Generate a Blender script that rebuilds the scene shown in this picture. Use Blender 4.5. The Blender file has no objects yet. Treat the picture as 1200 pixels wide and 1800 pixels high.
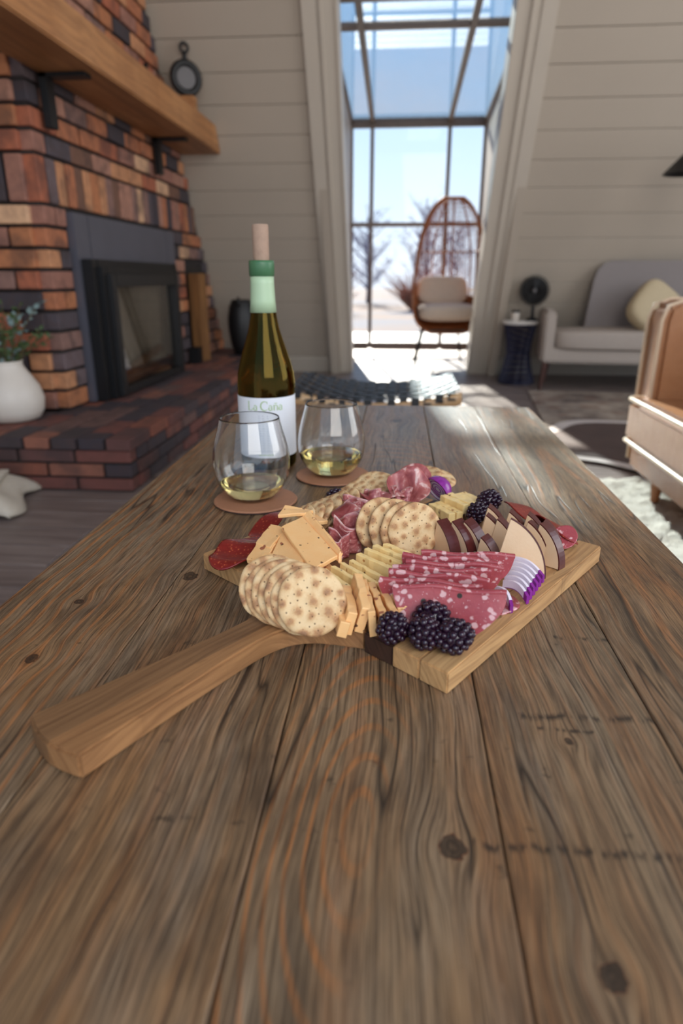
import bpy, bmesh, math, random
from mathutils import Vector, Matrix, Euler
from math import sin, cos, pi, radians, sqrt, atan2, tan, exp
R = random.Random(7)
SC = bpy.context.scene
COL = SC.collection

# ------------------------------------------------------------------ camera
cd = bpy.data.cameras.new('camera'); cam = bpy.data.objects.new('camera', cd); COL.objects.link(cam)
cam.location = (0, 0, 0.73)
PSI, PIT = 0.08412, 0.34402
fw = Vector((-sin(PSI)*cos(PIT), cos(PSI)*cos(PIT), -sin(PIT)))
cam.rotation_euler = fw.to_track_quat('-Z', 'Y').to_euler()
cd.sensor_fit = 'VERTICAL'; cd.sensor_height = 36.0; cd.lens = 1150/1800*36
cd.clip_start = 0.01; cd.clip_end = 200
cd.dof.use_dof = True; cd.dof.focus_distance = 0.60; cd.dof.aperture_fstop = 4.8
SC.camera = cam

# ------------------------------------------------------------------ world, sun, exposure
SC.view_settings.view_transform = 'Standard'; SC.view_settings.look = 'None'
SC.view_settings.gamma = 1; SC.view_settings.use_curve_mapping = False
SC.view_settings.exposure = 0.80
W = bpy.data.worlds.new('World'); SC.world = W; W.use_nodes = True
wt = W.node_tree; wt.nodes.clear()
wo = wt.nodes.new('ShaderNodeOutputWorld'); wb = wt.nodes.new('ShaderNodeBackground')
tc = wt.nodes.new('ShaderNodeTexCoord'); sx = wt.nodes.new('ShaderNodeSeparateXYZ'); rp = wt.nodes.new('ShaderNodeValToRGB')
wt.links.new(tc.outputs['Generated'], sx.inputs[0]); wt.links.new(sx.outputs['Z'], rp.inputs[0])
el = rp.color_ramp.elements
el[0].position = 0.0; el[0].color = (0.86, 0.90, 0.98, 1)
el[1].position = 0.75; el[1].color = (0.24, 0.45, 0.86, 1)
e = el.new(0.10); e.color = (0.70, 0.83, 0.97, 1)
e = el.new(0.30); e.color = (0.42, 0.66, 0.95, 1)
wt.links.new(rp.outputs[0], wb.inputs[0]); wb.inputs[1].default_value = 0.76
wt.links.new(wb.outputs[0], wo.inputs[0])
# warm fill lights added for brightness, standing in for unseen windows behind and right
for nm, loc, tgt, sz, en, colr in (('rear_window_fill', (1.2, -1.9, 2.3), (-.2, 3.6, .6), 2.4, 48, (1.0, .93, .85)), ('gable_window_fill', (4.3, 1.6, 1.9), (-.6, 2.6, .6), 2.4, 36, (1.0, .95, .90))):
    ad = bpy.data.lights.new(nm, 'AREA'); ao = bpy.data.objects.new(nm, ad); COL.objects.link(ao)
    ad.shape = 'SQUARE'; ad.size = sz; ad.energy = en; ad.color = colr; ao.location = loc
    ao.rotation_euler = (Vector(tgt) - Vector(loc)).to_track_quat('-Z', 'Y').to_euler()
sd = bpy.data.lights.new('sun', 'SUN'); so = bpy.data.objects.new('sun', sd); COL.objects.link(so)
sd.energy = 9.0; sd.angle = radians(1.2); sd.color = (1.0, 0.93, 0.80)
sdir = Vector((0.16, -1.0, -0.535)); so.rotation_euler = sdir.to_track_quat('-Z', 'Y').to_euler(); so.location = (-3, 20, 10)

# ------------------------------------------------------------------ node helper
class NT:
    def __init__(s, name, rough=0.5):
        s.m = bpy.data.materials.new(name); s.m.use_nodes = True
        s.t = s.m.node_tree; s.t.nodes.clear()
        s.out = s.t.nodes.new('ShaderNodeOutputMaterial'); s.b = s.t.nodes.new('ShaderNodeBsdfPrincipled')
        s.t.links.new(s.b.outputs[0], s.out.inputs[0]); s.b.inputs['Roughness'].default_value = rough
    def n(s, t): return s.t.nodes.new(t)
    def l(s, a, b): s.t.links.new(a, b)
    def put(s, sock, v):
        if v is None: return
        if hasattr(v, 'is_output'): s.l(v, sock)
        else: sock.default_value = v
    def set(s, k, v): s.put(s.b.inputs[k], v); return s
    def obj(s): return s.n('ShaderNodeTexCoord').outputs['Object']
    def gen(s): return s.n('ShaderNodeTexCoord').outputs['Generated']
    def rand(s): return s.n('ShaderNodeObjectInfo').outputs['Random']
    def attr(s, name, typ='GEOMETRY', out='Fac'):
        a = s.n('ShaderNodeAttribute'); a.attribute_type = typ; a.attribute_name = name; return a.outputs[out]
    def sep(s, v):
        x = s.n('ShaderNodeSeparateXYZ'); s.l(v, x.inputs[0]); return x.outputs
    def comb(s, x=0, y=0, z=0):
        c = s.n('ShaderNodeCombineXYZ')
        for i, v in enumerate((x, y, z)): s.put(c.inputs[i], v)
        return c.outputs[0]
    def mp(s, v, sc=(1,1,1), lo=(0,0,0)):
        m = s.n('ShaderNodeMapping'); s.l(v, m.inputs[0]); m.inputs['Scale'].default_value = sc; m.inputs['Location'].default_value = lo; return m.outputs[0]
    def ma(s, op, a, b=None, c=None, clamp=False):
        m = s.n('ShaderNodeMath'); m.operation = op; m.use_clamp = clamp
        for i, v in enumerate((a, b, c)): s.put(m.inputs[i], v)
        return m.outputs[0]
    def vadd(s, a, b):
        m = s.n('ShaderNodeVectorMath'); m.operation = 'ADD'; s.put(m.inputs[0], a); s.put(m.inputs[1], b); return m.outputs[0]
    def noise(s, v, sc=5, det=3, ro=0.5, dist=0.0, col=False):
        x = s.n('ShaderNodeTexNoise'); s.put(x.inputs['Vector'], v); s.put(x.inputs['Scale'], sc); s.put(x.inputs['Detail'], det)
        s.put(x.inputs['Roughness'], ro); s.put(x.inputs['Distortion'], dist); return x.outputs['Color' if col else 0]
    def voro(s, v, sc=5, feat='F1', rnd=1.0, out='Distance'):
        x = s.n('ShaderNodeTexVoronoi'); x.feature = feat; s.put(x.inputs['Vector'], v); s.put(x.inputs['Scale'], sc); s.put(x.inputs['Randomness'], rnd); return x.outputs[out]
    def ramp(s, f, stops, interp='LINEAR'):
        r = s.n('ShaderNodeValToRGB'); s.put(r.inputs[0], f); e = r.color_ramp.elements; r.color_ramp.interpolation = interp
        while len(e) < len(stops): e.new(0.5)
        for i, (p, c) in enumerate(stops):
            e[i].position = p; e[i].color = (c, c, c, 1) if not hasattr(c, '__len__') else (*c, 1)
        return r.outputs[0]
    def mix(s, f, a, b, mode='MIX'):
        m = s.n('ShaderNodeMix'); m.data_type = 'RGBA'; m.blend_type = mode
        s.put(m.inputs[0], f)
        for i, v in ((6, a), (7, b)): s.put(m.inputs[i], (*v, 1) if isinstance(v, tuple) and len(v) == 3 else v)
        return m.outputs[2]
    def bump(s, h, st=0.3, d=0.002):
        b = s.n('ShaderNodeBump'); s.put(b.inputs['Height'], h); b.inputs['Strength'].default_value = st; b.inputs['Distance'].default_value = d
        s.l(b.outputs[0], s.b.inputs['Normal']); return s

def srgb(r, g, b):
    f = lambda c: c/12.92 if c <= 0.04045 else ((c+0.055)/1.055)**2.4
    return (f(r/255), f(g/255), f(b/255))

def plain(name, col, rough=0.5, metal=0.0, var=0.12, scale=12, bump=0.0, bscale=200, bd=0.001):
    k = NT(name, rough); v = k.obj()
    n = k.noise(v, scale, 3)
    c = k.mix(n, tuple(max(0, x*(1-var*1.6)) for x in col), tuple(min(1, x*(1+var*1.6)) for x in col))
    k.set('Base Color', c).set('Metallic', metal)
    if bump: k.bump(k.noise(v, bscale, 3), bump, bd)
    return k.m

# ------------------------------------------------------------------ weathered table wood
def table_wood():
    k = NT('weathered_pine', 0.5)
    p = k.obj(); X, Y, Z = k.sep(p)
    seed = k.attr('seed', 'OBJECT'); cx = k.attr('ring_x', 'OBJECT'); cy = k.attr('ring_y', 'OBJECT'); kk = k.attr('ring_k', 'OBJECT'); kf = k.attr('ring_f', 'OBJECT'); kl = k.attr('ring_a', 'OBJECT')
    # low frequency wander of the grain
    w = k.ma('SUBTRACT', k.noise(k.comb(k.ma('MULTIPLY', X, 3.0), k.ma('MULTIPLY', Y, 2.2), seed), 1.6, 2), 0.5)
    xx = k.ma('ADD', X, k.ma('MULTIPLY', w, 0.030))
    # knots (table coordinates): grain flows round them
    knots = [(0.034, 0.257, 0.0066), (-0.275, 0.497, 0.0042), (-0.268, 0.405, 0.0048), (0.112, 0.343, 0.003), (-0.193, 0.556, 0.007), (0.095, 0.197, 0.0055), (0.0, 1.30, 0.012), (0.15, 0.72, 0.006)]
    kmask = None; halo = None
    for kx, ky, kr in knots:
        dx = k.ma('SUBTRACT', X, kx); dy = k.ma('MULTIPLY', k.ma('SUBTRACT', Y, ky), 0.8)
        d2 = k.ma('ADD', k.ma('MULTIPLY', dx, dx), k.ma('MULTIPLY', dy, dy))
        g = k.ma('POWER', 2.718, k.ma('MULTIPLY', d2, -1.0/(2*(kr*2.4)**2)))
        xx = k.ma('SUBTRACT', xx, k.ma('MULTIPLY', k.ma('MULTIPLY', g, dx), 0.75))
        dist = k.ma('DIVIDE', k.ma('SQRT', d2), kr)
        kmask = dist if kmask is None else k.ma('MINIMUM', kmask, dist)
    # growth rings: elongated nested arcs
    a = k.ma('SUBTRACT', xx, cx); b = k.ma('MULTIPLY', k.ma('SUBTRACT', Y, cy), kk)
    r = k.ma('SQRT', k.ma('ADD', k.ma('ADD', k.ma('MULTIPLY', a, a), k.ma('MULTIPLY', b, b)), 0.00002))
    fn = k.noise(k.comb(k.ma('MULTIPLY', X, 40), k.ma('MULTIPLY', Y, 5), seed), 1.0, 3)
    ph = k.ma('ADD', k.ma('MULTIPLY', r, kf), k.ma('MULTIPLY', fn, 1.8))
    rings = k.ma('ADD', k.ma('MULTIPLY', k.ma('SINE', ph), 0.5), 0.5)
    line = k.ramp(rings, [(0.74, 0.0), (0.95, 1.0)])
    amp = k.ramp(k.noise(k.comb(k.ma('MULTIPLY', X, 11), k.ma('MULTIPLY', Y, 3.5), k.ma('ADD', seed, 9)), 1.0, 3), [(0.38, 0.05), (0.54, 1.0)])
    line = k.ma('MULTIPLY', k.ma('MULTIPLY', line, amp), kl)
    # fibres
    fib = k.noise(k.comb(k.ma('MULTIPLY', xx, 420), k.ma('MULTIPLY', Y, 9), seed), 1.0, 4, 0.62)
    fib3 = k.noise(k.comb(k.ma('MULTIPLY', xx, 1300), k.ma('MULTIPLY', Y, 26), seed), 1.0, 3, 0.6)
    fib2 = k.noise(k.comb(k.ma('MULTIPLY', xx, 120), k.ma('MULTIPLY', Y, 3), k.ma('ADD', seed, 3)), 1.0, 4, 0.6)
    big = k.noise(k.comb(k.ma('MULTIPLY', X, 9), k.ma('MULTIPLY', Y, 2.4), k.ma('ADD', seed, 5)), 1.0, 3, 0.55)
    base = k.mix(k.ramp(big, [(0.36, 0.0), (0.64, 1.0)]), srgb(150, 134, 112), srgb(162, 126, 88))
    base = k.mix(k.ma('MULTIPLY', fib2, 0.55), base, srgb(108, 92, 74))
    stk = k.noise(k.comb(k.ma('MULTIPLY', xx, 46), k.ma('MULTIPLY', Y, 1.7), k.ma('ADD', seed, 51)), 1.0, 3, 0.6)
    base = k.mix(k.ramp(stk, [(0.52, 0.0), (0.68, 0.6)]), base, srgb(140, 96, 60))
    base = k.mix(k.ramp(stk, [(0.34, 0.7), (0.46, 0.0)]), base, srgb(84, 70, 56))
    pat = k.noise(k.comb(k.ma('MULTIPLY', X, 16), k.ma('MULTIPLY', Y, 9), k.ma('ADD', seed, 61)), 1.0, 4, 0.65)
    base = k.mix(k.ramp(pat, [(0.52, 0.0), (0.68, 0.55)]), base, srgb(84, 68, 54))
    base = k.mix(k.ma('MULTIPLY', line, 0.80), base, srgb(178, 120, 72))
    grey = k.ramp(k.noise(k.comb(k.ma('MULTIPLY', X, 26), k.ma('MULTIPLY', Y, 6), k.ma('ADD', seed, 21)), 1.0, 4, 0.65), [(0.48, 0.0), (0.70, 1.0)])
    base = k.mix(k.ma('MULTIPLY', grey, 0.42), base, srgb(158, 150, 138))
    base = k.mix(k.ramp(fib, [(0.32, 0.66), (0.55, 0.0)]), base, srgb(62, 50, 40))
    base = k.mix(k.ramp(fib3, [(0.36, 0.75), (0.54, 0.0)]), base, srgb(56, 44, 34))
    base = k.mix(k.ramp(fib3, [(0.60, 0.0), (0.74, 0.35)]), base, srgb(176, 158, 132))
    # drying checks
    ck = k.noise(k.comb(k.ma('ADD', k.ma('MULTIPLY', xx, 26), seed), k.ma('MULTIPLY', Y, 1.3), 3.0), 1.0, 2, 0.4)
    ckl = k.ramp(k.ma('ABSOLUTE', k.ma('SUBTRACT', ck, 0.5)), [(0.0, 1.0), (0.010, 0.0)])
    gate = k.ramp(k.noise(k.comb(k.ma('MULTIPLY', X, 14), k.ma('MULTIPLY', Y, 6), k.ma('ADD', seed, 31)), 1.0, 2), [(0.46, 0.0), (0.52, 1.0)])
    ckl = k.ma('MULTIPLY', ckl, gate)
    base = k.mix(k.ma('MULTIPLY', ckl, 0.9), base, srgb(26, 20, 17))
    # dark saw stains and dents
    st = k.ramp(k.noise(k.comb(k.ma('MULTIPLY', X, 60), k.ma('MULTIPLY', Y, 75), k.ma('ADD', seed, 41)), 1.0, 4, 0.6), [(0.66, 0.0), (0.74, 1.0)])
    rows = None
    for sy, x0, x1, wd in ((0.2595, 0.045, 0.165, 0.0042), (0.368, 0.085, 0.172, 0.0050), (0.354, 0.095, 0.13, 0.0028), (0.47, 0.13, 0.172, 0.004)):
        jit = k.ma('MULTIPLY', k.ma('SUBTRACT', k.noise(k.comb(k.ma('MULTIPLY', X, 60), sy*50, 0), 1.0, 3), 0.5), 0.012)
        dy = k.ma('ABSOLUTE', k.ma('SUBTRACT', k.ma('ADD', Y, jit), sy))
        m1 = k.ma('SUBTRACT', 1.0, k.ma('DIVIDE', dy, wd), None, True)
        m2 = k.ma('MULTIPLY', k.ma('GREATER_THAN', X, x0), k.ma('LESS_THAN', X, x1))
        mm = k.ma('MULTIPLY', m1, m2); rows = mm if rows is None else k.ma('MAXIMUM', rows, mm)
    brk = k.ramp(k.noise(k.comb(k.ma('MULTIPLY', X, 240), k.ma('MULTIPLY', Y, 50), 7.0), 1.0, 3, 0.6), [(0.44, 0.0), (0.56, 1.0)])
    st = k.ma('MAXIMUM', k.ma('MULTIPLY', st, 0.55), k.ma('MULTIPLY', k.ma('MULTIPLY', rows, brk), 0.95))
    base = k.mix(st, base, srgb(30, 25, 23))
    # knots
    kj = k.ma('ADD', kmask, k.ma('MULTIPLY', k.ma('SUBTRACT', k.noise(p, 160, 4), 0.5), 1.3))
    base = k.mix(k.ramp(kj, [(0.0, 0.6), (0.35, 0.95), (0.55, 0.75), (0.95, 0.9), (1.2, 0.0)]), base, srgb(38, 29, 24))
    base = k.mix(k.ramp(kj, [(0.9, 0.0), (1.25, 0.75), (2.9, 0.0)]), base, srgb(128, 74, 42))
    scr = k.ramp(k.noise(k.mp(p, (900, 60, 1)), 1.0, 2), [(0.72, 0.0), (0.78, 0.35)])
    base = k.mix(scr, base, srgb(176, 164, 148))
    base = k.mix(1.0, base, (0.95, 0.86, 0.74), 'MULTIPLY')
    k.set('Base Color', base)
    k.set('Roughness', k.ramp(fib2, [(0.2, 0.48), (0.8, 0.38)])); k.set('Specular IOR Level', 0.62)
    h = k.ma('ADD', k.ma('MULTIPLY', k.ma('ADD', fib, fib3), 0.4), k.ma('MULTIPLY', line, 0.5)); h = k.ma('SUBTRACT', h, k.ma('MULTIPLY', ckl, 1.6))
    k.bump(h, 0.30, 0.0008)
    return k.m

def wood(name, c1, c2, c3, axis='Y', ring=240, rough=0.45, fine=260, bump=0.2, marks=0.0, seedprop=True):
    """plain sawn timber: c1 pale, c2 mid, c3 dark fibre; axis is the grain direction in object space"""
    k = NT(name, rough); p = k.obj()
    X, Y, Z = k.sep(p)
    a, b, c = {'X': (Y, X, Z), 'Y': (X, Y, Z), 'Z': (X, Z, Y)}[axis]
    sd = k.ma('MULTIPLY', k.rand(), 37.0)
    w = k.ma('MULTIPLY', k.ma('SUBTRACT', k.noise(k.comb(k.ma('MULTIPLY', a, 8), k.ma('MULTIPLY', b, 3), sd), 1.0, 2), 0.5), 0.05)
    aa = k.ma('ADD', k.ma('ADD', a, w), k.ma('MULTIPLY', c, 0.6))
    rg = k.ma('ADD', k.ma('MULTIPLY', k.ma('SINE', k.ma('ADD', k.ma('MULTIPLY', aa, ring), sd)), 0.5), 0.5)
    fb = k.noise(k.comb(k.ma('MULTIPLY', aa, fine), k.ma('MULTIPLY', b, fine*0.03), k.ma('ADD', sd, k.ma('MULTIPLY', c, 40))), 1.0, 4, 0.6)
    bg = k.noise(k.comb(k.ma('MULTIPLY', a, 14), k.ma('MULTIPLY', b, 4), k.ma('ADD', sd, 4)), 1.0, 3)
    col = k.mix(k.ramp(bg, [(0.3, 0.0), (0.7, 1.0)]), c1, c2)
    col = k.mix(k.ma('MULTIPLY', rg, 0.30), col, c2)
    col = k.mix(k.ramp(fb, [(0.32, 0.7), (0.60, 0.0)]), col, c3)
    if marks:
        mk = k.ramp(k.noise(k.comb(k.ma('MULTIPLY', a, 150), k.ma('MULTIPLY', b, 45), k.ma('ADD', sd, 8)), 1.0, 3), [(0.68, 0.0), (0.74, marks)])
        col = k.mix(mk, col, tuple(x*0.35 for x in c3))
    k.set('Base Color', col); k.bump(fb, bump, 0.0006)
    return k.m

def brick_mat(name, pal, island=False):
    k = NT(name, 0.8); p = k.obj()
    rnd = k.n('ShaderNodeNewGeometry').outputs['Random Per Island'] if island else k.rand()
    n = len(pal)
    c = k.ramp(rnd, [(i/n, x) for i, x in enumerate(pal)], 'CONSTANT')
    pv = k.n('ShaderNodeNewGeometry').outputs['Position']
    n1 = k.noise(pv, 26, 4, 0.6); n2 = k.noise(pv, 9, 2)
    c = k.mix(k.ramp(n1, [(0.40, 0.0), (0.75, 0.45)]), c, tuple(x*0.42 for x in srgb(120, 85, 72)))
    c = k.mix(k.ramp(n2, [(0.5, 0.0), (0.66, 0.5)]), c, srgb(52, 45, 46))
    k.set('Base Color', c); k.bump(k.noise(pv, 160, 4), 0.4, 0.003)
    return k.m

def glass_sheet(name, tint, refl, rough=0.0):
    """flat glazing: part clear, part mirror"""
    k = NT(name); k.t.nodes.remove(k.b)
    tr = k.n('ShaderNodeBsdfTransparent'); tr.inputs[0].default_value = (*tint, 1)
    gl = k.n('ShaderNodeBsdfGlossy'); gl.inputs['Roughness'].default_value = rough
    mx = k.n('ShaderNodeMixShader'); fr = k.n('ShaderNodeLayerWeight'); fr.inputs[0].default_value = 0.5
    k.l(k.ma('ADD', refl, k.ma('MULTIPLY', k.ma('POWER', fr.outputs['Facing'], 5.0), 0.8)), mx.inputs[0]); k.l(tr.outputs[0], mx.inputs[1]); k.l(gl.outputs[0], mx.inputs[2])
    k.l(mx.outputs[0], k.out.inputs[0]); return k.m

def glass_solid(name, col, ior=1.5, dens=None):
    k = NT(name); k.t.nodes.remove(k.b)
    g = k.n('ShaderNodeBsdfGlass'); g.inputs['Color'].default_value = (*col, 1); g.inputs['IOR'].default_value = ior; g.inputs['Roughness'].default_value = 0
    k.l(g.outputs[0], k.out.inputs[0])
    if dens:
        v = k.n('ShaderNodeVolumeAbsorption'); v.inputs[0].default_value = (*dens[0], 1); v.inputs[1].default_value = dens[1]
        k.l(v.outputs[0], k.out.inputs['Volume'])
    return k.m

# ------------------------------------------------------------------ mesh helpers
def link(name, me, parent=None, mat=None, loc=None, rot=None, scale=None):
    o = bpy.data.objects.new(name, me); COL.objects.link(o)
    if me is not None and mat is not None and not me.materials: me.materials.append(mat)
    if parent is not None: o.parent = parent
    if loc is not None: o.location = loc
    if rot is not None: o.rotation_euler = rot
    if scale is not None: o.scale = scale
    return o

def mesh(name, V, Fc, smooth=False):
    me = bpy.data.meshes.new(name); me.from_pydata([tuple(v) for v in V], [], Fc); me.update()
    if smooth: me.polygons.foreach_set('use_smooth', [True]*len(me.polygons))
    return me

class MB:
    def __init__(s): s.V = []; s.F = []
    def add(s, V, F):
        o = len(s.V); s.V += [tuple(v) for v in V]; s.F += [tuple(i+o for i in f) for f in F]; return s
    def box(s, c, h, M=None):
        V = [Vector((x*h[0], y*h[1], z*h[2])) for x in (-1, 1) for y in (-1, 1) for z in (-1, 1)]
        if M is not None: V = [M @ v for v in V]
        V = [v + Vector(c) for v in V]
        return s.add(V, [(0,1,3,2),(4,6,7,5),(0,4,5,1),(2,3,7,6),(0,2,6,4),(1,5,7,3)])
    def tube(s, P, r, n=8, closed=False):
        P = [Vector(p) for p in P]; m = len(P); rr = r if hasattr(r, '__len__') else [r]*m
        V = []; up = Vector((0.13, 0.21, 0.97))
        u = None
        for i, p in enumerate(P):
            t = (P[(i+1) % m] - P[i-1]) if closed else (P[min(i+1, m-1)] - P[max(i-1, 0)])
            t = t.normalized() if t.length > 1e-9 else Vector((0, 0, 1))
            if u is None: u = t.cross(up); u = u.normalized() if u.length > 1e-4 else t.orthogonal().normalized()
            else: u = (u - t*u.dot(t)); u = u.normalized() if u.length > 1e-6 else t.orthogonal().normalized()
            w = t.cross(u)
            for j in range(n):
                a = 2*pi*j/n; V.append(p + (u*cos(a) + w*sin(a))*rr[i])
        F = []
        for i in range(m if closed else m-1):
            i2 = (i+1) % m
            for j in range(n): F.append((i*n+j, i*n+(j+1) % n, i2*n+(j+1) % n, i2*n+j))
        if not closed: F += [tuple(range(n-1, -1, -1)), tuple((m-1)*n+j for j in range(n))]
        return s.add(V, F)
    def lathe(s, prof, n=32, c=(0,0,0), closed=False):
        V = []; F = []; m = len(prof)
        for r, z in prof:
            for j in range(n):
                a = 2*pi*j/n; V.append((c[0]+r*cos(a), c[1]+r*sin(a), c[2]+z))
        for i in range(m if closed else m-1):
            i2 = (i+1) % m
            for j in range(n): F.append((i*n+j, i*n+(j+1) % n, i2*n+(j+1) % n, i2*n+j))
        if not closed:
            F.append(tuple(range(n-1, -1, -1))); F.append(tuple((m-1)*n+j for j in range(n)))
        return s.add(V, F)
    def prism(s, poly, z0, z1, M=None):
        n = len(poly); V = [Vector((x, y, z0)) for x, y in poly] + [Vector((x, y, z1)) for x, y in poly]
        if M is not None: V = [M @ v for v in V]
        return s.add(V, [tuple(range(n-1, -1, -1)), tuple(range(n, 2*n))] + [(i, (i+1) % n, n+(i+1) % n, n+i) for i in range(n)])
    def sheet(s, f, nu, nv, th):
        """a bent sheet of thickness th: f(u,v) -> point, u,v in 0..1"""
        P = [[Vector(f(i/nu, j/nv)) for j in range(nv+1)] for i in range(nu+1)]
        top = []; bot = []
        for i in range(nu+1):
            for j in range(nv+1):
                du = P[min(i+1, nu)][j] - P[max(i-1, 0)][j]; dv = P[i][min(j+1, nv)] - P[i][max(j-1, 0)]
                nn = du.cross(dv); nn = nn.normalized() if nn.length > 1e-12 else Vector((0, 0, 1))
                top.append(P[i][j] + nn*th/2); bot.append(P[i][j] - nn*th/2)
        w = nv+1; N = len(top); F = []
        for i in range(nu):
            for j in range(nv):
                a, b, c, d = i*w+j, (i+1)*w+j, (i+1)*w+j+1, i*w+j+1
                F.append((a, b, c, d)); F.append((N+d, N+c, N+b, N+a))
        for i in range(nu):
            F.append((i*w, N+i*w, N+(i+1)*w, (i+1)*w)); F.append((i*w+nv, (i+1)*w+nv, N+(i+1)*w+nv, N+i*w+nv))
        for j in range(nv):
            F.append((j, j+1, N+j+1, N+j)); F.append((nu*w+j, N+nu*w+j, N+nu*w+j+1, nu*w+j+1))
        return s.add(top+bot, F)
    def build(s, name, mat, parent=None, smooth=False, bevel=0.0, seg=2, fix=True, loc=None, rot=None, auto=None):
        me = mesh(name, s.V, s.F, smooth)
        if bevel or fix:
            b = bmesh.new(); b.from_mesh(me)
            if fix: bmesh.ops.recalc_face_normals(b, faces=b.faces)
            if bevel: bmesh.ops.bevel(b, geom=[e for e in b.edges if e.calc_face_angle(0) > 0.5], offset=bevel, segments=seg, affect='EDGES', clamp_overlap=True)
            b.to_mesh(me); b.free()
            if smooth: me.polygons.foreach_set('use_smooth', [True]*len(me.polygons))
        if auto: me.set_sharp_from_angle(angle=auto)
        return link(name, me, parent, mat, loc, rot)

def superell(a, b, c, e1=0.4, e2=0.4, nu=28, nv=16, puff=0.0):
    f = lambda t, e: (abs(t)**e)*(1 if t >= 0 else -1)
    V = []; F = []
    for i in range(nv+1):
        v = -pi/2 + pi*i/nv
        for j in range(nu):
            u = 2*pi*j/nu
            x = a*f(cos(v), e1)*f(cos(u), e2); y = b*f(cos(v), e1)*f(sin(u), e2); z = c*f(sin(v), e1)
            if puff: z *= 1 + puff*(1-(x/a)**2)*(1-(y/b)**2)
            V.append((x, y, z))
    for i in range(nv):
        for j in range(nu): F.append((i*nu+j, i*nu+(j+1) % nu, (i+1)*nu+(j+1) % nu, (i+1)*nu+j))
    return V, F

def empty(name, loc=(0,0,0), rz=0.0, label=None, cat=None, group=None):
    o = bpy.data.objects.new(name, None); COL.objects.link(o); o.location = loc; o.rotation_euler = (0, 0, rz); o.empty_display_size = 0.02
    tag(o, label, cat, group); return o
def tag(o, label=None, cat=None, group=None, kind=None):
    if label: o['label'] = label
    if cat: o['category'] = cat
    if group: o['group'] = group
    if kind: o['kind'] = kind
    return o
def struct(o): o['kind'] = 'structure'; return o
def face_to(n, roll=0.0):
    """rotation that carries +Z onto n, spun by roll"""
    return (Vector(n).to_track_quat('Z', 'Y').to_matrix() @ Matrix.Rotation(roll, 3, 'Z'))
ORD = ['first', 'second', 'third', 'fourth', 'fifth', 'sixth', 'seventh', 'eighth', 'ninth', 'tenth', 'eleventh', 'twelfth', 'thirteenth', 'fourteenth']

# ------------------------------------------------------------------ materials
M_table = table_wood()
M_maple = wood('maple', srgb(208, 166, 114), srgb(188, 140, 90), srgb(136, 96, 60), 'Y', 300, 0.42, 320, 0.15, 0.8)
M_oak = wood('honey_oak', srgb(168, 124, 80), srgb(140, 98, 60), srgb(96, 64, 40), 'Y', 420, 0.42, 420, 0.2, 0.25)
M_handle = wood('two_tone_oak', srgb(146, 108, 72), srgb(122, 90, 60), srgb(92, 62, 40), 'Y', 420, 0.42, 420, 0.2, 0.25)
def two_tone(m):
    t = m.node_tree; b = [n for n in t.nodes if n.type == 'BSDF_PRINCIPLED'][0]; src = b.inputs['Base Color'].links[0].from_socket
    tc_ = t.nodes.new('ShaderNodeTexCoord'); sp = t.nodes.new('ShaderNodeSeparateXYZ'); t.links.new(tc_.outputs['Object'], sp.inputs[0])
    g = t.nodes.new('ShaderNodeMath'); g.operation = 'GREATER_THAN'; g.inputs[1].default_value = 0.004; t.links.new(sp.outputs['X'], g.inputs[0])
    mx = t.nodes.new('ShaderNodeMix'); mx.data_type = 'RGBA'; mx.blend_type = 'MULTIPLY'; t.links.new(g.outputs[0], mx.inputs[0]); t.links.new(src, mx.inputs[6]); mx.inputs[7].default_value = (1.55, 1.48, 1.36, 1)
    t.links.new(mx.outputs[2], b.inputs['Base Color'])
two_tone(M_handle)
M_walnut = wood('walnut', srgb(78, 54, 42), srgb(62, 42, 34), srgb(36, 25, 21), 'Y', 420, 0.42, 380, 0.15)
M_mantel = wood('mantel_timber', srgb(192, 138, 88), srgb(164, 110, 64), srgb(124, 80, 48), 'Y', 60, 0.5, 60, 0.2)
M_floorw = wood('grey_floor_oak', srgb(146, 132, 126), srgb(122, 108, 102), srgb(76, 64, 62), 'X', 70, 0.42, 70, 0.2)
M_deckw = wood('pale_deck', srgb(196, 186, 174), srgb(176, 164, 150), srgb(140, 126, 114), 'X', 60, 0.6, 60, 0.2)
M_railw = wood('bench_ash', srgb(206, 172, 130), srgb(186, 148, 104), srgb(150, 112, 76), 'X', 160, 0.4, 140, 0.1)
M_legw = wood('teak_leg', srgb(170, 108, 62), srgb(146, 88, 48), srgb(106, 62, 34), 'Z', 200, 0.4, 160, 0.1)
M_darkleg = wood('dark_leg', srgb(90, 52, 40), srgb(74, 42, 32), srgb(50, 28, 22), 'Z', 200, 0.4, 160, 0.1)
M_log = wood('split_log', srgb(140, 96, 52), srgb(112, 74, 38), srgb(84, 54, 26), 'Z', 160, 0.8, 120, 0.5)
M_wall = plain('painted_shiplap', srgb(180, 168, 153), 0.55, 0, 0.03, 3, 0.08, 60)
M_gap = plain('shiplap_shadow_gap', srgb(132, 122, 112), 0.8)
M_trim = plain('painted_trim', srgb(196, 186, 172), 0.45, 0, 0.03, 4)
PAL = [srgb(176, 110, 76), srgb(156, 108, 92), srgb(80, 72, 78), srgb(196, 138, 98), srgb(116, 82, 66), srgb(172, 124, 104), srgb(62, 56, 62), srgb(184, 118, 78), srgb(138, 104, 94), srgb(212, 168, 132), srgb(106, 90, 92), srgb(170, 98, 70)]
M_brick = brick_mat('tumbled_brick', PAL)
M_bricki = brick_mat('tumbled_brick_joined', PAL, True)
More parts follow.
